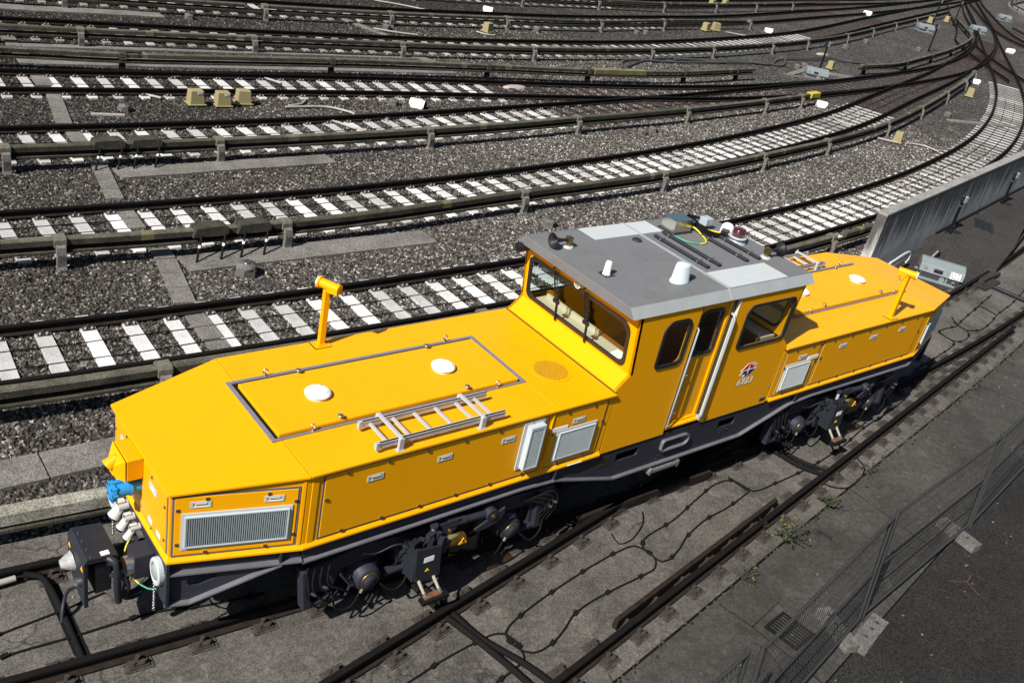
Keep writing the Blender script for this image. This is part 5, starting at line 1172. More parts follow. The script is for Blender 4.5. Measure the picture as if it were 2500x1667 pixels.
# ---- white end markers
def marker():
    m = MB(); m.cyl((-.20, 0, .12), (.20, 0, .12), .115, n=18); m.m = 1; m.cyl((.2, 0, .12), (.215, 0, .12), .118, n=18); m.m = 0; m.box(-.16, .16, -.11, .11, 0, .10); return m
MK = mesh_of('end_marker', marker, ['white_plastic', 'under_black'])
for x, y, a, lab in ((6.85, 16.25, -.9, 'white drum marker with dark end lying between the converging tracks'), (19.3, 29.55, -.8, 'white drum marker near the top edge above the lone beige box'), (40, 28.95, -.7, 'white drum marker right of the pair of beige boxes'), (27.2, 15.75, -.7, 'white drum marker by the bright yellow end cover'), (62.8, 37, -.5, 'white drum marker far off near the top right'), (47.6, 19.35, -.6, 'white drum marker above a beige box by the long bend'), (67.5, 27.1, -.4, 'white drum marker at the outer side of the bend')):
    o = bpy.data.objects.new('end_marker', MK); COL.objects.link(o); o.location = (x, y, -.21); o.rotation_euler = (0, 0, a); s = 1.15 if x < 50 else 1.5; o.scale = (s, s, s); tag(o, lab, 'marker', 'white drum markers')

# ---- small concrete foundation blocks
def fblock():
    m = MB(); m.lathe([(.20, 0), (.20, .20), (.185, .215), (0, .215)], RZ(PI / 6), 6, smooth=False); m.lathe([(.19, .21), (.18, .26), (0, .26)], None, 14); m.m = 1; m.cyl((0, 0, .25), (0, 0, .29), .05, n=8); m.box(-.07, .07, -.03, .03, .255, .275); return m
FB = mesh_of('foundation_block', fblock, ['block_concrete', 'steel'])
bl = [(-2.68, 7.2, 'round-topped concrete stub with a bolt beside the walkway slabs', 1.0), (5.12, 7.75, 'concrete stub standing in ballast just above the cab roof', .85), (13.1, 8.6, 'concrete stub in the ballast right of the cab roof', .8), (20.9, 10.1, 'concrete stub halfway along the gravel strip of the bend', .8), (28.4, 12, 'concrete stub near the beige box with white pipes', .85), (35.3, 14.2, 'pale concrete stub cluster in the gravel below the end marker', .9),
      (13.85, 13.4, 'grey concrete stub, left one of a pair in front of the brown sleepers', .8), (14.55, 13.57, 'grey concrete stub, right one of a pair in front of the brown sleepers', .75), (6.15, 16.5, 'concrete stub just left of the white drum marker', .8), (-1.85, 16.25, 'dark concrete stub left of the three beige boxes', .75), (3.44, 25.6, 'stub in the gravel near the upper left walkway', .8), (11.3, 25.5, 'stub beside the diagonal slab strip near the top', .85), (19.7, 26.3, 'stub right of the lone beige box', .8), (26.7, 26.85, 'concrete stub near the top, left one of a close pair', .8), (27.5, 27, 'concrete stub near the top, right one of a close pair', .8),
      (33.1, 21.5, 'pale stub behind the sunken point machine, left one', .9), (34.1, 21.8, 'pale stub behind the sunken point machine, right one', .9), (53, 26.4, 'stub in the far gravel triangle on the right', 1.0), (48.8, 27.8, 'stub high up in the far gravel triangle', 1.0), (44, 26.1, 'stub at the left tip of the far gravel triangle', 1.0)]
for x, y, lab, s in bl:
    o = bpy.data.objects.new('foundation_block', FB); COL.objects.link(o); o.location = (x, y, -.235); o.rotation_euler = (0, 0, x); o.scale = (s, s, s); tag(o, lab, 'concrete block', 'concrete stubs in the ballast')

# ---- retaining wall, plinth, cable posts, pits, point machines at the right
wd = Vector((23.1 - 13.0, 5.44 - 3.36, 0)).normalized(); wn = Vector((-wd.y, wd.x, 0))
A0 = Vector((10.95, 2.98, 0)); A0 = Vector((16.864, 4.23, 0)) - wd * 5.42
wall = thing('retaining_wall', 'tall streaked concrete wall beside the slab track at the right edge', 'wall', tuple(A0))
m = MB(); e = A0 + wd * 60; f_ = wn * .24
m.poly([A0.xy, e.xy, (e + f_).xy, (A0 + f_).xy], -.4, 1.50); obj('wall_face', m, 'stained_wall', wall)
m = MB(); m.poly([(A0 - wd * .004 - wn * .004).xy, (e - wn * .004).xy, (e + f_ + wn * .004).xy, (A0 + f_ + wn * .004 - wd * .004).xy], 1.50, 1.56); obj('coping', m, 'coping_concrete', wall, bevel=.01)
m = MB(); p0 = Vector((15.85, 3.98, 0)); m.poly([(15.84, 4.02), (16.02, 2.32), (16.10, 1.98), (18.6, 2.72), (28, 5.6), (36, 9), (34.5, 8.0), (17.2, 4.30)], GZ, GZ + .28); struct('raised_slab', m, 'yard_slab')
m = MB(); m.poly([(12.0, 3.02), (12.1, 1.75), (14.3, 2.05), (14.9, 2.2), (16.1, 1.95), (15.9, 4.0), (14.9, 3.78)], GZ + .001, GZ + .005); struct('dark_slab', m, 'yard_slab')
m = MB(); m.poly([(14.02, 2.06), (14.85, 2.27), (14.95, 2.02), (14.2, 1.75)], GZ, GZ + .10); struct('slab_step', m, 'yard_slab')
m = MB(); m.poly([(15.1, 2.4), (16.05, 2.5), (16.4, 1.95), (15.2, 1.8)], GZ, GZ + .16); struct('slab_step', m, 'yard_slab')
def cable_post(x, y, lab):
    t = thing('cable_post', lab, 'cable post', (x, y, .1), 0, 'dark cable posts with pale heads')
    def Cp(n, mb, mt, **k): mb.xf(T4((x, y, .1))); return obj(n, mb, mt, t, **k)
    m = MB()
    for d in (-.045, .0, .045): m.tube(spline([(d - .05, -.02, 0), (d, -.01, .25), (d, 0, .7), (d * .7, 0, .98)], .1), .026, 8)
    m.box(-.09, .09, -.03, .05, 0, .10); Cp('pipe_bundle', m, 'cable_black')
    m = MB(); m.box(-.09, .09, -.10, .06, .92, 1.10); m.m = 1; m.box(-.11, -.09, -.09, .05, .93, 1.12); m.cyl((0, 0, 1.1), (0, 0, 1.14), .03, n=10); Cp('head_box', m, ['grey_plastic', 'black_steel'], bevel=.01)
    m = MB(); m.box(-.07, .07, -.035, .035, .78, .84); m.cyl((.06, -.03, .50), (.06, -.035, .92), .012, n=6); Cp('clip', m, 'steel')
    m = MB(); m.box(.02, .32, -.22, .02, -.02, .03); Cp('foot_plate', m, 'black_steel')
    return t
cable_post(17.45, 4.16, 'dark cable post with a pale head against the stained wall, nearer one'); cable_post(22.85, 5.24, 'dark cable post with a pale head against the stained wall, at the right edge')
m = MB(); m.tube(spline([(17.4, 4.1, .2), (17.1, 3.95, .0), (16.5, 3.6, -.05), (16.0, 3.52, -.10), (15.6, 3.42, -.12)], .1), .045, 8); o = obj('cable', m, 'cable_black'); tag(o, 'thick black cable dropping from the nearer wall post to the pipe', 'cable')
def tubes(label, cat, pts, r, mat, name='pipe', step=.08, group=None, n=8):
    m = MB(); m.tube(spline(pts, step), r, n); o = obj(name, m, mat); return tag(o, label, cat, group)
tubes('white steel handrail loop low against the wall behind the right nose', 'handrail', [(12.1, 2.95, -.1), (12.2, 2.96, .22), (12.6, 3.03, .30), (13.62, 3.25, .30), (13.76, 3.27, .22), (13.72, 3.25, .08), (13.55, 3.2, .04)], .03, 'vent_grey', 'handrail')
tubes('white pipe running from the wall towards the point machine', 'pipe', [(14.6, 3.15, -.12), (15.3, 3.38, -.10), (15.9, 3.55, -.08)], .03, 'plastic_pipe'); tubes('white pipe end butting into the left of the grey point machine', 'pipe', [(14.8, 3.2, -.1), (14.55, 2.95, -.06), (14.35, 2.72, -.02)], .028, 'plastic_pipe')
for q, (pts, lab) in enumerate((([(17.1, 4.1, .11), (17.0, 4.08, .35)], 'thin bent steel pin at the foot of the wall, left one'), ([(20.3, 4.8, .11), (20.3, 4.82, .38)], 'thin bent steel pin at the foot of the wall, middle one'))):
    tubes(lab, 'pin', pts + [(pts[1][0] + .05, pts[1][1], pts[1][2] + .03)], .014, 'black_steel', 'steel_pin', .1)
m = MB(); m.tube([A0 + wd * s - wn * .05 + Vector((0, 0, .14)) for s in (5.2, 9, 14, 22)], .03, 8); o = obj('cable', m, 'cable_black'); tag(o, 'black cable laid along the foot of the stained wall', 'cable')
m = MB()
for k in range(7): m.obox((0 + .02 * k, -.24 + .08 * k, .02 + .006 * (k % 2)), 1.0 - .06 * (k % 3), .07, .03, .1)
o = obj('rubber_mat', m, 'black_rubber', None, loc=(19.4, 4.1, GZ + .28)); o.rotation_euler = (0, 0, .4); tag(o, 'heap of flat black rubber strips lying on the raised slab', 'rubber mat')
def point_machine(loc, rz, lab, txt=None, sc=1):
    t = thing('point_machine', lab, 'point machine', (0, 0, 0))
    def Q(n, mb, mt, par=t, **k): o = obj(n, mb, mt, None, loc=(0, 0, 0), **k); o.parent = par; return o
    m = MB(); m.poly([(-.30, .16), (-.26, .36), (.0, .46), (.14, .46), (.28, .36), (.30, .16)], -.55, .55, 'yz'); lid = Q('lid', m, 'machine_grey', bevel=.012)
    m = MB(); m.box(-.50, .46, -.25, .24, -.02, .16); m.m = 1; m.box(-.48, .48, -.30, -.25, .0, .13); Q('housing', m, ['machine_grey', 'slot_dark'], bevel=.008)
    m = MB(); m.box(-.60, .52, -.42, -.30, -.03, .03); m.box(-.58, .5, .28, .36, -.03, .03); Q('side_rail', m, 'machine_grey', bevel=.006)
    m = MB(); m.m = 0; m.box(-.20, .02, -.315, -.27, .22, .31); Q('grip', m, 'black_rubber', lid, bevel=.012)
    m = MB(); m.cyl((-.40, -.27, .27), (-.40, -.297, .265), .04, n=14); Q('lock', m, 'machine_grey', lid)
    m = MB(); m.cyl((.05, -.30, .08), (.05, -.34, .08), .07, n=16); m.cyl((.34, -.30, .08), (.34, -.33, .08), .04, n=12); m.box(.14, .18, -.34, -.3, .02, .14); Q('drive_cover', m, 'machine_grey')
    if txt:
        for i, (s, w) in enumerate(txt): 
            n = text_mb(s, .09, .003, 0, (w, .07)); n.xf(T4((.34, -.293 + .012 * (1 - i), .30 - .085 * i)) @ Matrix.Rotation(-.2, 4, 'X')); Q('number', n, 'black_steel', lid)
            m = MB(); m.obox((.34, -.289 + .012 * (1 - i), .30 - .085 * i), w + .05, .004, .082, M=Matrix.Rotation(-.2, 4, 'X')); Q('number_plate', m, 'white_plastic', lid)
    t.location = loc; t.rotation_euler = (0, 0, rz); t.scale = (sc,) * 3; return t
point_machine((14.15, 2.52, GZ + .01), -1.0, 'pale grey point machine with numbers on its lid, right behind the locomotive nose', [('117', .2), ('962', .2)], 1.0)
t = point_machine((32.6, 20.0, GZ - .02), -.75, 'grey point machine sunk in a concrete frame beyond the brown turnout', None, 1.0)
m = MB(); m.poly([(30.4, 20.3), (33.9, 21.6), (36.2, 20.1), (33.2, 19.3)], -.222, GZ + .02, 'xy', [[(31.0, 20.2), (33.6, 21.1), (35.0, 20.1), (33.0, 19.5)]]); struct('pit_frame', m, 'walk_slab')
m = MB()
for k in range(8): a = Vector((14.55, 2.0, 0)) + Vector((.95, .12, 0)) * (k / 7); m.obox((a.x + .25, a.y + .0, GZ + .05 + .01 * (k % 2)), .10, .95, .03, .35)
o = obj('drive_cover_boards', m, 'earth'); tag(o, 'dark ribbed cover boards over the rods between point machine and rail', 'cover boards')
def lamp(x, y, lab, h=1.35, r=0):
    t = thing('cable_post', lab, 'cable post', (x, y, -.18), 0, 'dark cable posts with pale heads')
    m = MB(); m.tube(spline([(x - .12, y - .2, -.18), (x - .03, y - .03, .05), (x, y, .25)], .1), .02, 6); m.cyl((x, y, -.18), (x + .04, y + .02, h - .2), .05, n=8); obj('pipe_bundle', m, 'cable_black', t)
    m = MB(); m.box(x - .08, x + .13, y - .06, y + .12, h - .28, h - .05); m.m = 1; m.box(x - .1, x - .08, y - .06, y + .12, h - .28, h); obj('head_box', m, ['grey_plastic', 'black_steel'], t)
lamp(33.97, 20.8, 'dark cable post with a pale head above the sunken point machine', 1.4); lamp(54.1, 26.3, 'dark cable post with a pale head inside the bend', 1.6); lamp(69.5, 35, 'dark far cable post with a pale head, left one of two near the top right', 1.9); lamp(74, 35.6, 'dark far cable post with a pale head, right one of two near the top right', 1.9)
for x, y, lab in ((64, 32.5, 'grey far point machine near the top right, left one'), (74.5, 33.6, 'grey far point machine near the top right, inside the bend'), (93, 40.5, 'grey far point machine at the right of the yard throat')):
    point_machine((x, y, -.16), -.6, lab, None, 1.15)
m = MB()
rp = [(123, 53), (108, 47.5), (100, 42.8), (96, 38.5), (95, 33), (97, 28)]
m.sweep([(-.3, -.3), (.3, -.3), (.3, .5), (-.3, .5)], spline(rp, 1.5)); o = obj('parapet_wall', m, 'bracket_concrete'); tag(o, 'curved low concrete parapet in the top right corner', 'wall')
m = MB(); m.poly([(p.x + .4, p.y - .2) for p in spline(rp, 2)] + [(120, 20), (160, 40)], -.2, .2); struct('road', m, 'walk_slab')
pp = spline(rp, 1.0)
t = thing('parapet_railing', 'dark pipe railing along the curved parapet in the top right corner', 'railing', tuple(pp[3]))
m = MB(); m.tube([p + Vector((0, 0, .9)) for p in pp], .06, 6); obj('rail', m, 'black_steel', t)
for p in pp[::4]: m = MB(); m.cyl(p + Vector((0, 0, .5)), p + Vector((0, 0, .9)), .05, n=6); obj('post', m, 'black_steel', t)

# ---- cables on the slab, held by clips
def slab_cable(label, pts, r=.0125, closed=False, clips=True, z=GZ + .012):
    t = thing('slab_cable', label, 'cable', (pts[0][0], pts[0][1], GZ), 0, 'black loop cables clipped to the slab')
    sp_ = spline([(x, y, z) for x, y in pts], .06, closed); rl = Vector((pts[0][0], pts[0][1], 0))
    m = MB(); m.tube(sp_, r, 6, closed); obj('cable', m, 'cable_black', t)
    if clips:
        for p, a in along(sp_, .62, .35):
            m = MB(); m.obox((p.x, p.y, GZ + .016), .075, .05, .034, a + .2); obj('clip', m, 'cable_black', t)
slab_cable('black cable loop left of the two pipes, running out at the bottom edge', [(-5.6, -2.24), (-5.02, -2.15), (-4.45, -2.06), (-3.90, -2.02), (-3.78, -2.02), (-3.65, -2.07), (-3.60, -2.22), (-3.62, -2.35), (-3.66, -2.47), (-3.81, -2.53), (-4.15, -2.60), (-4.8, -2.8)])
slab_cable('long closed black cable loop between the two near rails', [(-3.62, -2.06), (-3.52, -2.0), (-3.01, -1.86), (-2.37, -1.74), (-1.93, -1.67), (-1.33, -1.61), (-1.06, -1.63), (-.98, -1.77), (-.97, -1.92), (-1.11, -2.07), (-1.32, -2.10), (-1.93, -2.12), (-2.42, -2.16), (-2.72, -2.23), (-2.89, -2.32), (-3.16, -2.43), (-3.41, -2.47), (-3.53, -2.45), (-3.61, -2.38), (-3.66, -2.21)], closed=True)
slab_cable('open black cable loop between the near rails, right of the closed one', [(1.6, -1.5), (1.52, -1.2), (1.2, -1.14), (.53, -1.29), (-.13, -1.47), (-.85, -1.59), (-.97, -1.70), (-.97, -1.91), (-.93, -2.03), (-.82, -2.04), (-.51, -1.95), (-.20, -1.81), (.36, -1.67), (.9, -1.62), (1.55, -1.5)])
slab_cable('black cable running right along the slab below the far bogie', [(1.52, -1.10), (1.54, -1.40), (1.63, -1.52), (2.20, -1.54), (3.24, -1.49), (4.38, -1.33), (5.20, -1.15), (6.45, -.98), (7.4, -.78)])
slab_cable('short black cable loop beside the near rail and its weeds', [(2.9, -1.80), (3.08, -2.06), (3.28, -2.14), (3.70, -2.08), (4.07, -1.93), (4.22, -1.69)], clips=False)
slab_cable('black cable right of the locomotive nose, reaching the rails', [(8.5, -.22), (8.89, -.17), (9.47, -.10), (10.64, .10), (10.83, .19), (10.91, .60), (11.20, .66), (11.74, .64), (12.10, .73), (13.52, 1.06), (14.86, 1.36)])
slab_cable('black cable loop between the rails right of the nose, nearer one', [(12.15, .98), (11.86, .70), (11.79, .37), (11.44, .18), (10.95, .15), (10.86, .3), (10.91, .60)])
slab_cable('black cable between the rails right of the nose, farther one', [(11.79, .42), (12.16, .30), (13.0, .42), (13.66, .60), (15.10, .88), (16.4, 1.2)]); slab_cable('thin black cable crossing the slab toward the far rails at right', [(13.2, .95), (13.69, 1.06), (13.7, .80), (13.66, .63)], clips=False)
slab_cable('black cable across the slab in front of the coupler, upper one', [(-10, .1), (-8.38, .31), (-7.80, .37), (-7.32, .44)], .012); slab_cable('black cable across the slab in front of the coupler, lower one', [(-10, -.12), (-8.46, .0), (-7.81, -.03), (-6.92, -.07), (-6.45, -.20), (-5.8, -.3)], .014)
tubes('short curved black cable end beside the rail joint, between two pads', 'cable', [(-1.2, -1.30, GZ + .02), (-1.25, -1.5, GZ + .015), (-1.05, -1.52, GZ + .015), (-.6, -1.32, GZ + .02), (-.45, -1.15, GZ + .03)], .009, 'cable_black', 'cable')
for i, (pts, lab) in enumerate((([(-4.5, .2), (-4.28, -.5), (-4.20, -1.0), (-4.14, -1.50), (-4.01, -2.02), (-3.89, -2.59), (-3.8, -3.2)], 'thick black pipe crossing under the near rails, left one of the near pair'), ([(-4.2, -.6), (-4.04, -1.49), (-3.96, -1.99), (-3.72, -2.57), (-3.6, -3.0)], 'thick black pipe crossing under the near rails, right one of the near pair'),
                   ([(2.7, -.5), (2.84, -.97), (2.92, -1.41), (3.06, -1.66), (3.2, -1.9)], 'thick black pipe at the far bogie, left one'), ([(2.9, -.5), (3.0, -.98), (3.05, -1.31), (3.26, -1.69), (3.4, -1.9)], 'thick black pipe at the far bogie, right one'))):
    tubes(lab, 'pipe', [(x, y, GZ + .035) for x, y in pts], .038, 'cable_black', 'pipe', .1, 'black pipes crossing the slab')
m = MB(); m.poly([(-7.84, 1.1), (-7.70, 1.1), (-7.70, -.55), (-7.84, -.55)], GZ - .02, GZ + .006); struct('cable_slot', m, 'under_black')
tubes('thick black hose curving along the cable slot in front of the coupler', 'hose', [(-8.0, .96, -.06), (-7.86, .90, -.08), (-7.80, .7, -.12), (-7.78, .3, -.15), (-7.78, -.4, -.165)], .036, 'cable_black', 'hose', .08)
tubes('white plastic pipe end at the left edge, below the rail', 'pipe', [(-9.3, .93, -.08), (-8.08, .96, -.08)], .035, 'plastic_pipe')
tubes('bent grey steel rod standing at the slot by the coupler', 'rod', [(-7.82, .22, GZ), (-7.78, .30, -.02), (-7.68, .46, .02), (-7.55, .47, .02)], .02, 'frame_grey', 'rod', .05)
m = MB(); m.poly([(15.30, 1.62), (15.44, 1.62), (15.62, .55), (15.48, .55)], GZ, GZ + .03); m.tube([(15.38, 1.6, GZ + .05), (15.55, .55, GZ + .05)], .05, 8); o = obj('drive_rod', m, 'black_steel'); tag(o, 'dark drive rod lying across the rails at the right edge', 'rod')
# cables along the sleepers of the first tracks
for nm, ln, ds, x1, lab in (('B', TR['B'], (-.22, .25), 46, 'thin black cable lying along the sleepers of the track behind the locomotive'), ('C', TR['C'], (-.1, .3), 44, 'thin black cable lying along the sleepers of the second track'), ('D', TR['D'], (.05,), 26, 'thin black cable along the sleepers of the track with the beige boxes'), ('E', TR['E'], (.0,), 14, 'thin black cable along the sleepers behind the beige boxes')):
    for i, d in enumerate(ds):
        rnd = random.Random(i + ord(nm)); L_ = [p + Vector((0, rnd.uniform(-.025, .025), GZ + .016)) for p in offset(sub(ln, -9, x1), d)]
        m = MB(); m.tube(L_, .011, 5); o = obj('cable', m, 'cable_black'); tag(o, lab + (', nearer one' if i == 0 and len(ds) > 1 else ', farther one' if len(ds) > 1 else ''), 'cable')
cf = [(19.76, 21.3, .05), (19.9, 21.57, GZ), (20.92, 22.66, GZ), (21.92, 22.87, GZ), (23.88, 22.70, GZ), (24.89, 23.12, GZ), (26.64, 23.05, GZ), (27.35, 22.78, GZ), (28.65, 23.14, GZ), (31.18, 22.82, GZ), (31.94, 22.58, GZ), (33.27, 23.35, GZ), (34.30, 24.05, GZ), (36.35, 24.14, GZ), (39.02, 24.32, GZ), (39.96, 23.77, GZ), (41.33, 23.21, GZ), (43.5, 22.6, GZ)]
tubes('thick grey cable snaking over the ballast from the cream sleeve, farther strand', 'cable', [(x - .0, y - .9, z + .05) for x, y, z in cf], .05, 'cable_grey', 'cable', .2)
cf2 = [(19.5, 20.2, .0), (20.73, 21.1, GZ), (22.56, 21.9, GZ), (23.88, 21.75, GZ), (27.40, 21.9, GZ), (30.11, 22.0, GZ), (31.26, 21.85, GZ), (33.04, 22.75, GZ), (34.08, 22.95, GZ), (35.99, 22.95, GZ), (38.46, 23.0, GZ), (41.47, 22.3, GZ), (43.5, 21.8, GZ)]
tubes('thick grey cable snaking over the ballast from the cream sleeve, nearer strand', 'cable', [(x, y, z + .05) for x, y, z in cf2], .045, 'cable_grey', 'cable', .2)
for pts, lab in (([(2.5, 16.25), (3.78, 16.21), (4.05, 16.01), (4.3, 15.6), (4.0, 15.35)], 'pale pipe bending down between the beige boxes and the rail'), ([(2.97, 15.2), (3.40, 14.98), (3.64, 14.5), (3.95, 14.3)], 'pale pipe ducking under the rail below the beige boxes'), ([(8.28, 15.61), (6.8, 15.45), (5.24, 15.27), (5.02, 15.05), (4.87, 14.6)], 'long pale pipe hugging the far rail of the track before the boxes'),
                  ([(.32, 18.89), (3.05, 18.84), (3.38, 18.36)], 'pale pipe hugging the rail behind the boxes'), ([(-.96, 17.33), (-.80, 17.2), (-.65, 17.05)], 'short pale pipe stub left of the three beige boxes'), ([(2.65, 16.36), (3.07, 16.48), (3.44, 16.87)], 'pale pipe right of the three beige boxes'), ([(26.46, 14.61), (25.93, 14.09), (25.92, 13.30)], 'pale pipe looping between sleepers of the second track'),
                  ([(25.76, 11.92), (26.01, 11.57), (26.3, 11.3)], 'pale pipe left of the beige box beyond the cab'), ([(26.7, 11.2), (26.99, 11.15), (27.51, 10.85), (27.52, 10.19)], 'pale pipe right of the beige box beyond the cab'), ([(15.8, 25.6), (16.0, 25.2), (16.4, 25.1)], 'pale cable end by the lone beige box'), ([(10.6, 25.3), (11.3, 24.9), (12.2, 24.6)], 'pale loose pipe near the diagonal strip'), ([(35.2, 28.2), (36.5, 27.4)], 'pale rod lying below the pair of beige boxes'), ([(13.5, 30.2), (14.6, 29.6), (15.4, 29.0)], 'pale pipe near the top edge, left of the white marker')):
    tubes(lab, 'pipe', [(x, y, -.14) for x, y in pts], .035, 'plastic_pipe', 'pipe', .12, 'pale pipes in the ballast')
o = obj('plank', MB().obox((0, 0, 0), .75, .12, .04), 'plastic_pipe', None, loc=(-2.35, 15.9, -.17)); o.rotation_euler = (0, 0, -.15); tag(o, 'pale strip of wood lying in the gravel left of the boxes', 'plank')
for k, (x, y, lab) in enumerate(((12.2, 18.2, 'white bag-like slab half sunk in ballast near the cream sleeve'), (39.3, 24.4, 'white scrap lying where the grey cable bends'))):
    m = MB(); m.lathe([(.02, .07), (.25, .05), (.42, .0), (.42, -.05)], Matrix.Diagonal((1.3, .5, 1, 1)), 14); o = obj('scrap', m, 'plastic_pipe', None, loc=(x, y, -.17)); tag(o, lab, 'scrap')

# ---- mesh fence on blocks, right foreground
def fence_panel(a, b, lab, h=1.62, z0=-.08):
    a = Vector((*a, z0)); b = Vector((*b, z0)); d = (b - a); L = d.length; u = d / L; lean = Vector((-.02, .10, 1)).normalized()
    t = thing('mesh_fence', lab, 'fence', tuple(a), 0, 'mesh fence panels on concrete feet')
    def pt(s, z): return a + u * s + lean * z
    for s in (.04, L - .04):
        m = MB(); m.cyl(pt(s, -.06), pt(s, h + .05), .026, n=10); obj('post', m, 'fence_steel', t)
    for z in (.05, h):
        m = MB(); m.cyl(pt(.03, z), pt(L - .03, z), .022, n=10); obj('frame_tube', m, 'fence_steel', t)
    m = MB(); m.cyl(pt(.03, h * .5), pt(L - .03, h * .5), .013, n=6); obj('frame_tube', m, 'fence_steel', t)
    m = MB(); n = int(L / .075)
    for i in range(1, n): m.cyl(pt(L * i / n, .05), pt(L * i / n, h), .0032, n=4, caps=False)
    for z in np.arange(.22, h, .20): m.cyl(pt(.04, z), pt(L - .04, z), .0032, n=4, caps=False)
    obj('wire_mesh', m, 'fence_wire', t)
fence_panel((.75, -4.06), (4.25, -3.70), 'mesh fence panel in the middle of the right foreground'); fence_panel((4.3, -3.70), (7.8, -3.15), 'mesh fence panel reaching the right edge of the photo'); fence_panel((-2.75, -4.72), (.66, -4.08), 'mesh fence panel crossing the square drain cover'); fence_panel((-6.3, -5.2), (-2.85, -4.66), 'mesh fence panel cut off by the bottom edge'); fence_panel((7.85, -3.15), (11.3, -2.4), 'mesh fence panel beyond the right edge')
def foot():
    m = MB(); m.poly([(-.36, -.11), (.36, -.11), (.36, .11), (-.36, .11)], 0, .13, 'xy', [[(-.34, -.03), (-.28, -.03), (-.28, .03), (-.34, .03)]]); m.box(-.30, -.10, -.115, -.11, .02, .06)
    for x in (-.15, .05, .22):
        m.m = 1; m.cyl((x, 0, .128), (x, 0, .131), .028, n=10); m.m = 0
    return m
FT = mesh_of('fence_foot', foot, ['block_concrete', 'slot_dark'])
for x, y, a, lab in ((.62, -4.28, .20 + PI / 2 * 0, 'pale concrete fence foot standing clear on the asphalt'), (.28, -4.02, 1.25, 'concrete fence foot behind the mesh next to the square drain'), (3.95, -3.72, 1.45, 'concrete fence foot in the middle of the panels, beside the orange paint'), (7.6, -3.15, 1.4, 'concrete fence foot at the right edge')):
    o = bpy.data.objects.new('fence_block', FT); COL.objects.link(o); o.location = (x, y, GZ - .006); o.rotation_euler = (0, 0, a); s = 1.0 if a < 1 else .92; o.scale = (s, s, s); tag(o, lab, 'fence foot', 'concrete feet of the mesh fence')
m = MB(); m.tube(spline([(2.85, -4.2), (3.1, -4.35), (3.3, -4.3)], .1), .012, 4); m.tube(spline([(3.1, -4.35), (3.0, -4.6)], .1), .012, 4); m.v = [(x, y, GZ - .006 + (.001 if z > 0 else 0)) for x, y, z in m.v]; struct('spray_mark', m, 'spray_orange')
dr = thing('drain_cover', 'square dark drain grating in the pavement behind the mesh fence', 'drain cover', (-.28, -3.7, GZ), .13)
m = MB(); m.poly([(-.24, -.24), (.24, -.24), (.24, .24), (-.24, .24)], -.02, .006, 'xy', [[(-.20, -.20), (.20, -.20), (.20, .20), (-.20, .20)]]); m.m = 1; m.box(-.2, .2, -.2, .2, -.025, -.015); o = obj('frame', m, ['drain_iron', 'under_black'], None, loc=(0, 0, 0)); o.parent = dr
m = MB()
for k in range(7): m.box(-.19 + .057 * k, -.165 + .057 * k, -.2, .2, -.02, .003)
m.box(-.2, .2, -.02, .02, -.02, .004); o = obj('grating', m, 'drain_iron', None, loc=(0, 0, 0)); o.parent = dr

# ---- weeds
def weed(x, y, h, n, spread, lab, flowers=0, seed=1, leaf=.035):
    rnd = random.Random(seed); t = thing('weed', lab, 'weed', (x, y, GZ)); base = Vector((x, y, GZ))
    st = MB(); lf = MB(); fl = MB()
    for i in range(n):
        a = rnd.uniform(0, 2 * PI); r = spread * rnd.uniform(.15, 1); hh = h * rnd.uniform(.45, 1) * (1 - .35 * r / spread)
        tip = base + Vector((r * math.cos(a), r * math.sin(a), hh)); midp = base + Vector((r * .35 * math.cos(a), r * .35 * math.sin(a), hh * .65))
        sp_ = spline([base, midp, tip], .05); st.tube(sp_, .003, 3)
        for p in sp_[1:]:
            for k in range(3):
                b = rnd.uniform(0, 2 * PI); d = Vector((math.cos(b), math.sin(b), rnd.uniform(-.2, .6))) * leaf * rnd.uniform(.6, 1.4); w = d.cross(Vector((0, 0, 1))).normalized() * leaf * .28
                lf.add([p, p + d * .5 + w, p + d, p + d * .5 - w], [(0, 1, 2, 3)])
        if rnd.random() < flowers:
            for k in range(3): c = tip + Vector((rnd.uniform(-.02, .02), rnd.uniform(-.02, .02), rnd.uniform(-.01, .02))); fl.lathe([(.0, .01), (.011, .006), (.0, -.004)], T4(c), 6)
    obj('stems', st, 'stem', t, normals=False); obj('leaves', lf, 'foliage', t, normals=False)
    if fl.v: obj('flowers', fl, 'flower', t)
weed(1.12, -2.55, .42, 46, .30, 'large weed with small yellow flowers by the near rail', .28, 3); weed(2.55, -2.3, .20, 34, .17, 'low bright green grassy weed tuft on the slab joint', 0, 5, .06); weed(-.12, -2.78, .30, 18, .26, 'thin dry weed with a few yellow flowers on the slab joint', .3, 7, .022); weed(4.05, -2.05, .28, 16, .22, 'sparse brown weed beside the near rail', .15, 9, .02)
weed(1.0, -2.2, .25, 10, .16, 'reddish weed hugging the rail above the large flowering one', 0, 12, .022)
m = MB(); rnd = random.Random(11)
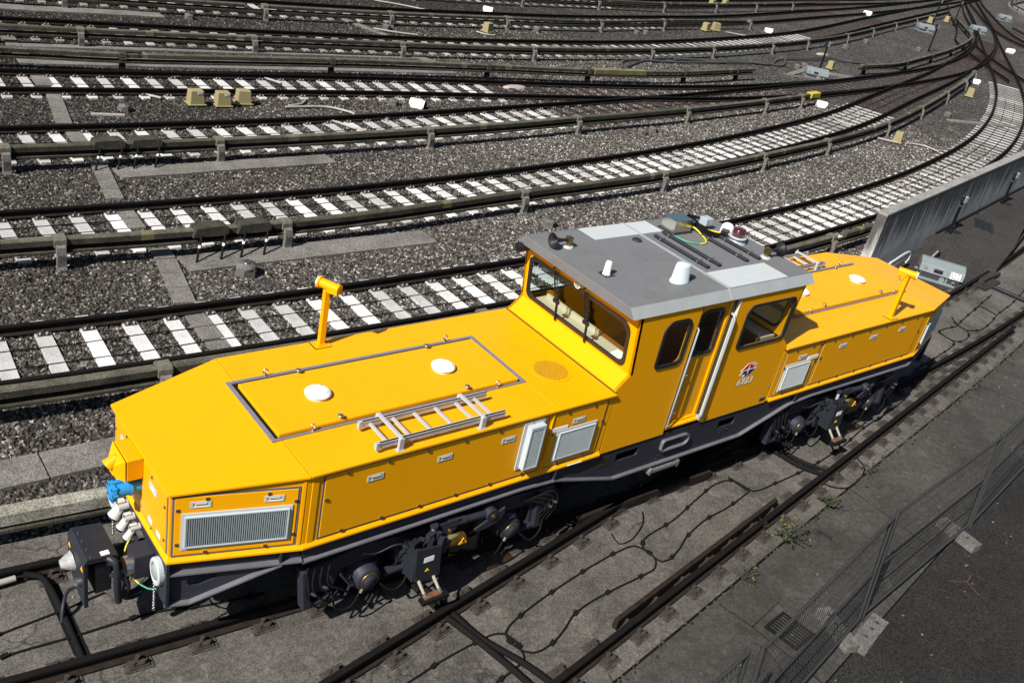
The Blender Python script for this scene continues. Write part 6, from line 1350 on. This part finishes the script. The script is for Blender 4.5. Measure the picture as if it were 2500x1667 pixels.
for i in range(900):
    s = rnd.random(); k = rnd.choice((0, 0, 1, 2)); x = rnd.uniform(3.5, 16) if k < 2 else rnd.uniform(-8, 4); y = np.interp(x, [q[0] for q in joint], [q[1] for q in joint]) + rnd.gauss(-.05, .06 if k < 2 else .03)
    m.m = rnd.choice((0, 0, 1, 2)); r = rnd.uniform(.006, .022); m.obox((x, y, GZ + r * .4), r * 2, r * 1.4, r, rnd.uniform(0, 3))
o = obj('debris', m, ['stem', 'foliage', 'earth']); tag(o, 'crumbs of soil and dead leaves along the slab joint', 'debris', kind='stuff')
m = MB()
for i in range(260):
    x = rnd.uniform(-9, 14); y = rnd.uniform(-5.5, 1.2) if x < 9 else rnd.uniform(-2, 1.2); r = rnd.uniform(.004, .014); m.m = rnd.choice((0, 0, 0, 1)); m.obox((x, y, GZ + r * .3), r * 2.2, r * 1.6, r, rnd.uniform(0, 3))
o = obj('grit', m, ['walk_slab', 'block_concrete']); tag(o, 'scattered pale grit on the slab and pavement', 'grit', kind='stuff')
# ================================================================== camera, sun, sky
cd = bpy.data.cameras.new('camera'); cam = bpy.data.objects.new('camera', cd); COL.objects.link(cam); scene.camera = cam
cam.location = (-9.817, -7.602, 7.999); cam.rotation_euler = [math.radians(a) for a in (61.351, -11.189, -37.539)]
cd.sensor_width = 36; cd.lens = 2348.19 / 2500 * 36; cd.clip_end = 2000
EL, AZ = math.radians(43), math.radians(14)
sd = Vector((-math.cos(EL) * math.cos(AZ), -math.cos(EL) * math.sin(AZ), math.sin(EL)))   # towards the sun
su = bpy.data.lights.new('sun', 'SUN'); su.energy = 5.0; su.angle = math.radians(.5); su.color = (1, .955, .89)
so = bpy.data.objects.new('sun', su); COL.objects.link(so); so.rotation_euler = sd.to_track_quat('Z', 'Y').to_euler(); so.location = (-20, -10, 30)
w = bpy.data.worlds.new('World'); scene.world = w; w.use_nodes = True; nt = w.node_tree
sk = nt.nodes.new('ShaderNodeTexSky'); sk.sky_type = 'NISHITA'; sk.sun_disc = False; sk.sun_elevation = EL; sk.sun_rotation = math.atan2(sd.x, sd.y)
bg = nt.nodes['Background']; bg.inputs['Strength'].default_value = .05; nt.links.new(sk.outputs[0], bg.inputs[0])
vs = scene.view_settings; vs.view_transform = 'Standard'; vs.look = 'None'; vs.exposure = .8; vs.gamma = 1
scene.cycles.use_denoising = True; scene.cycles.max_bounces = 6; scene.cycles.transparent_max_bounces = 10
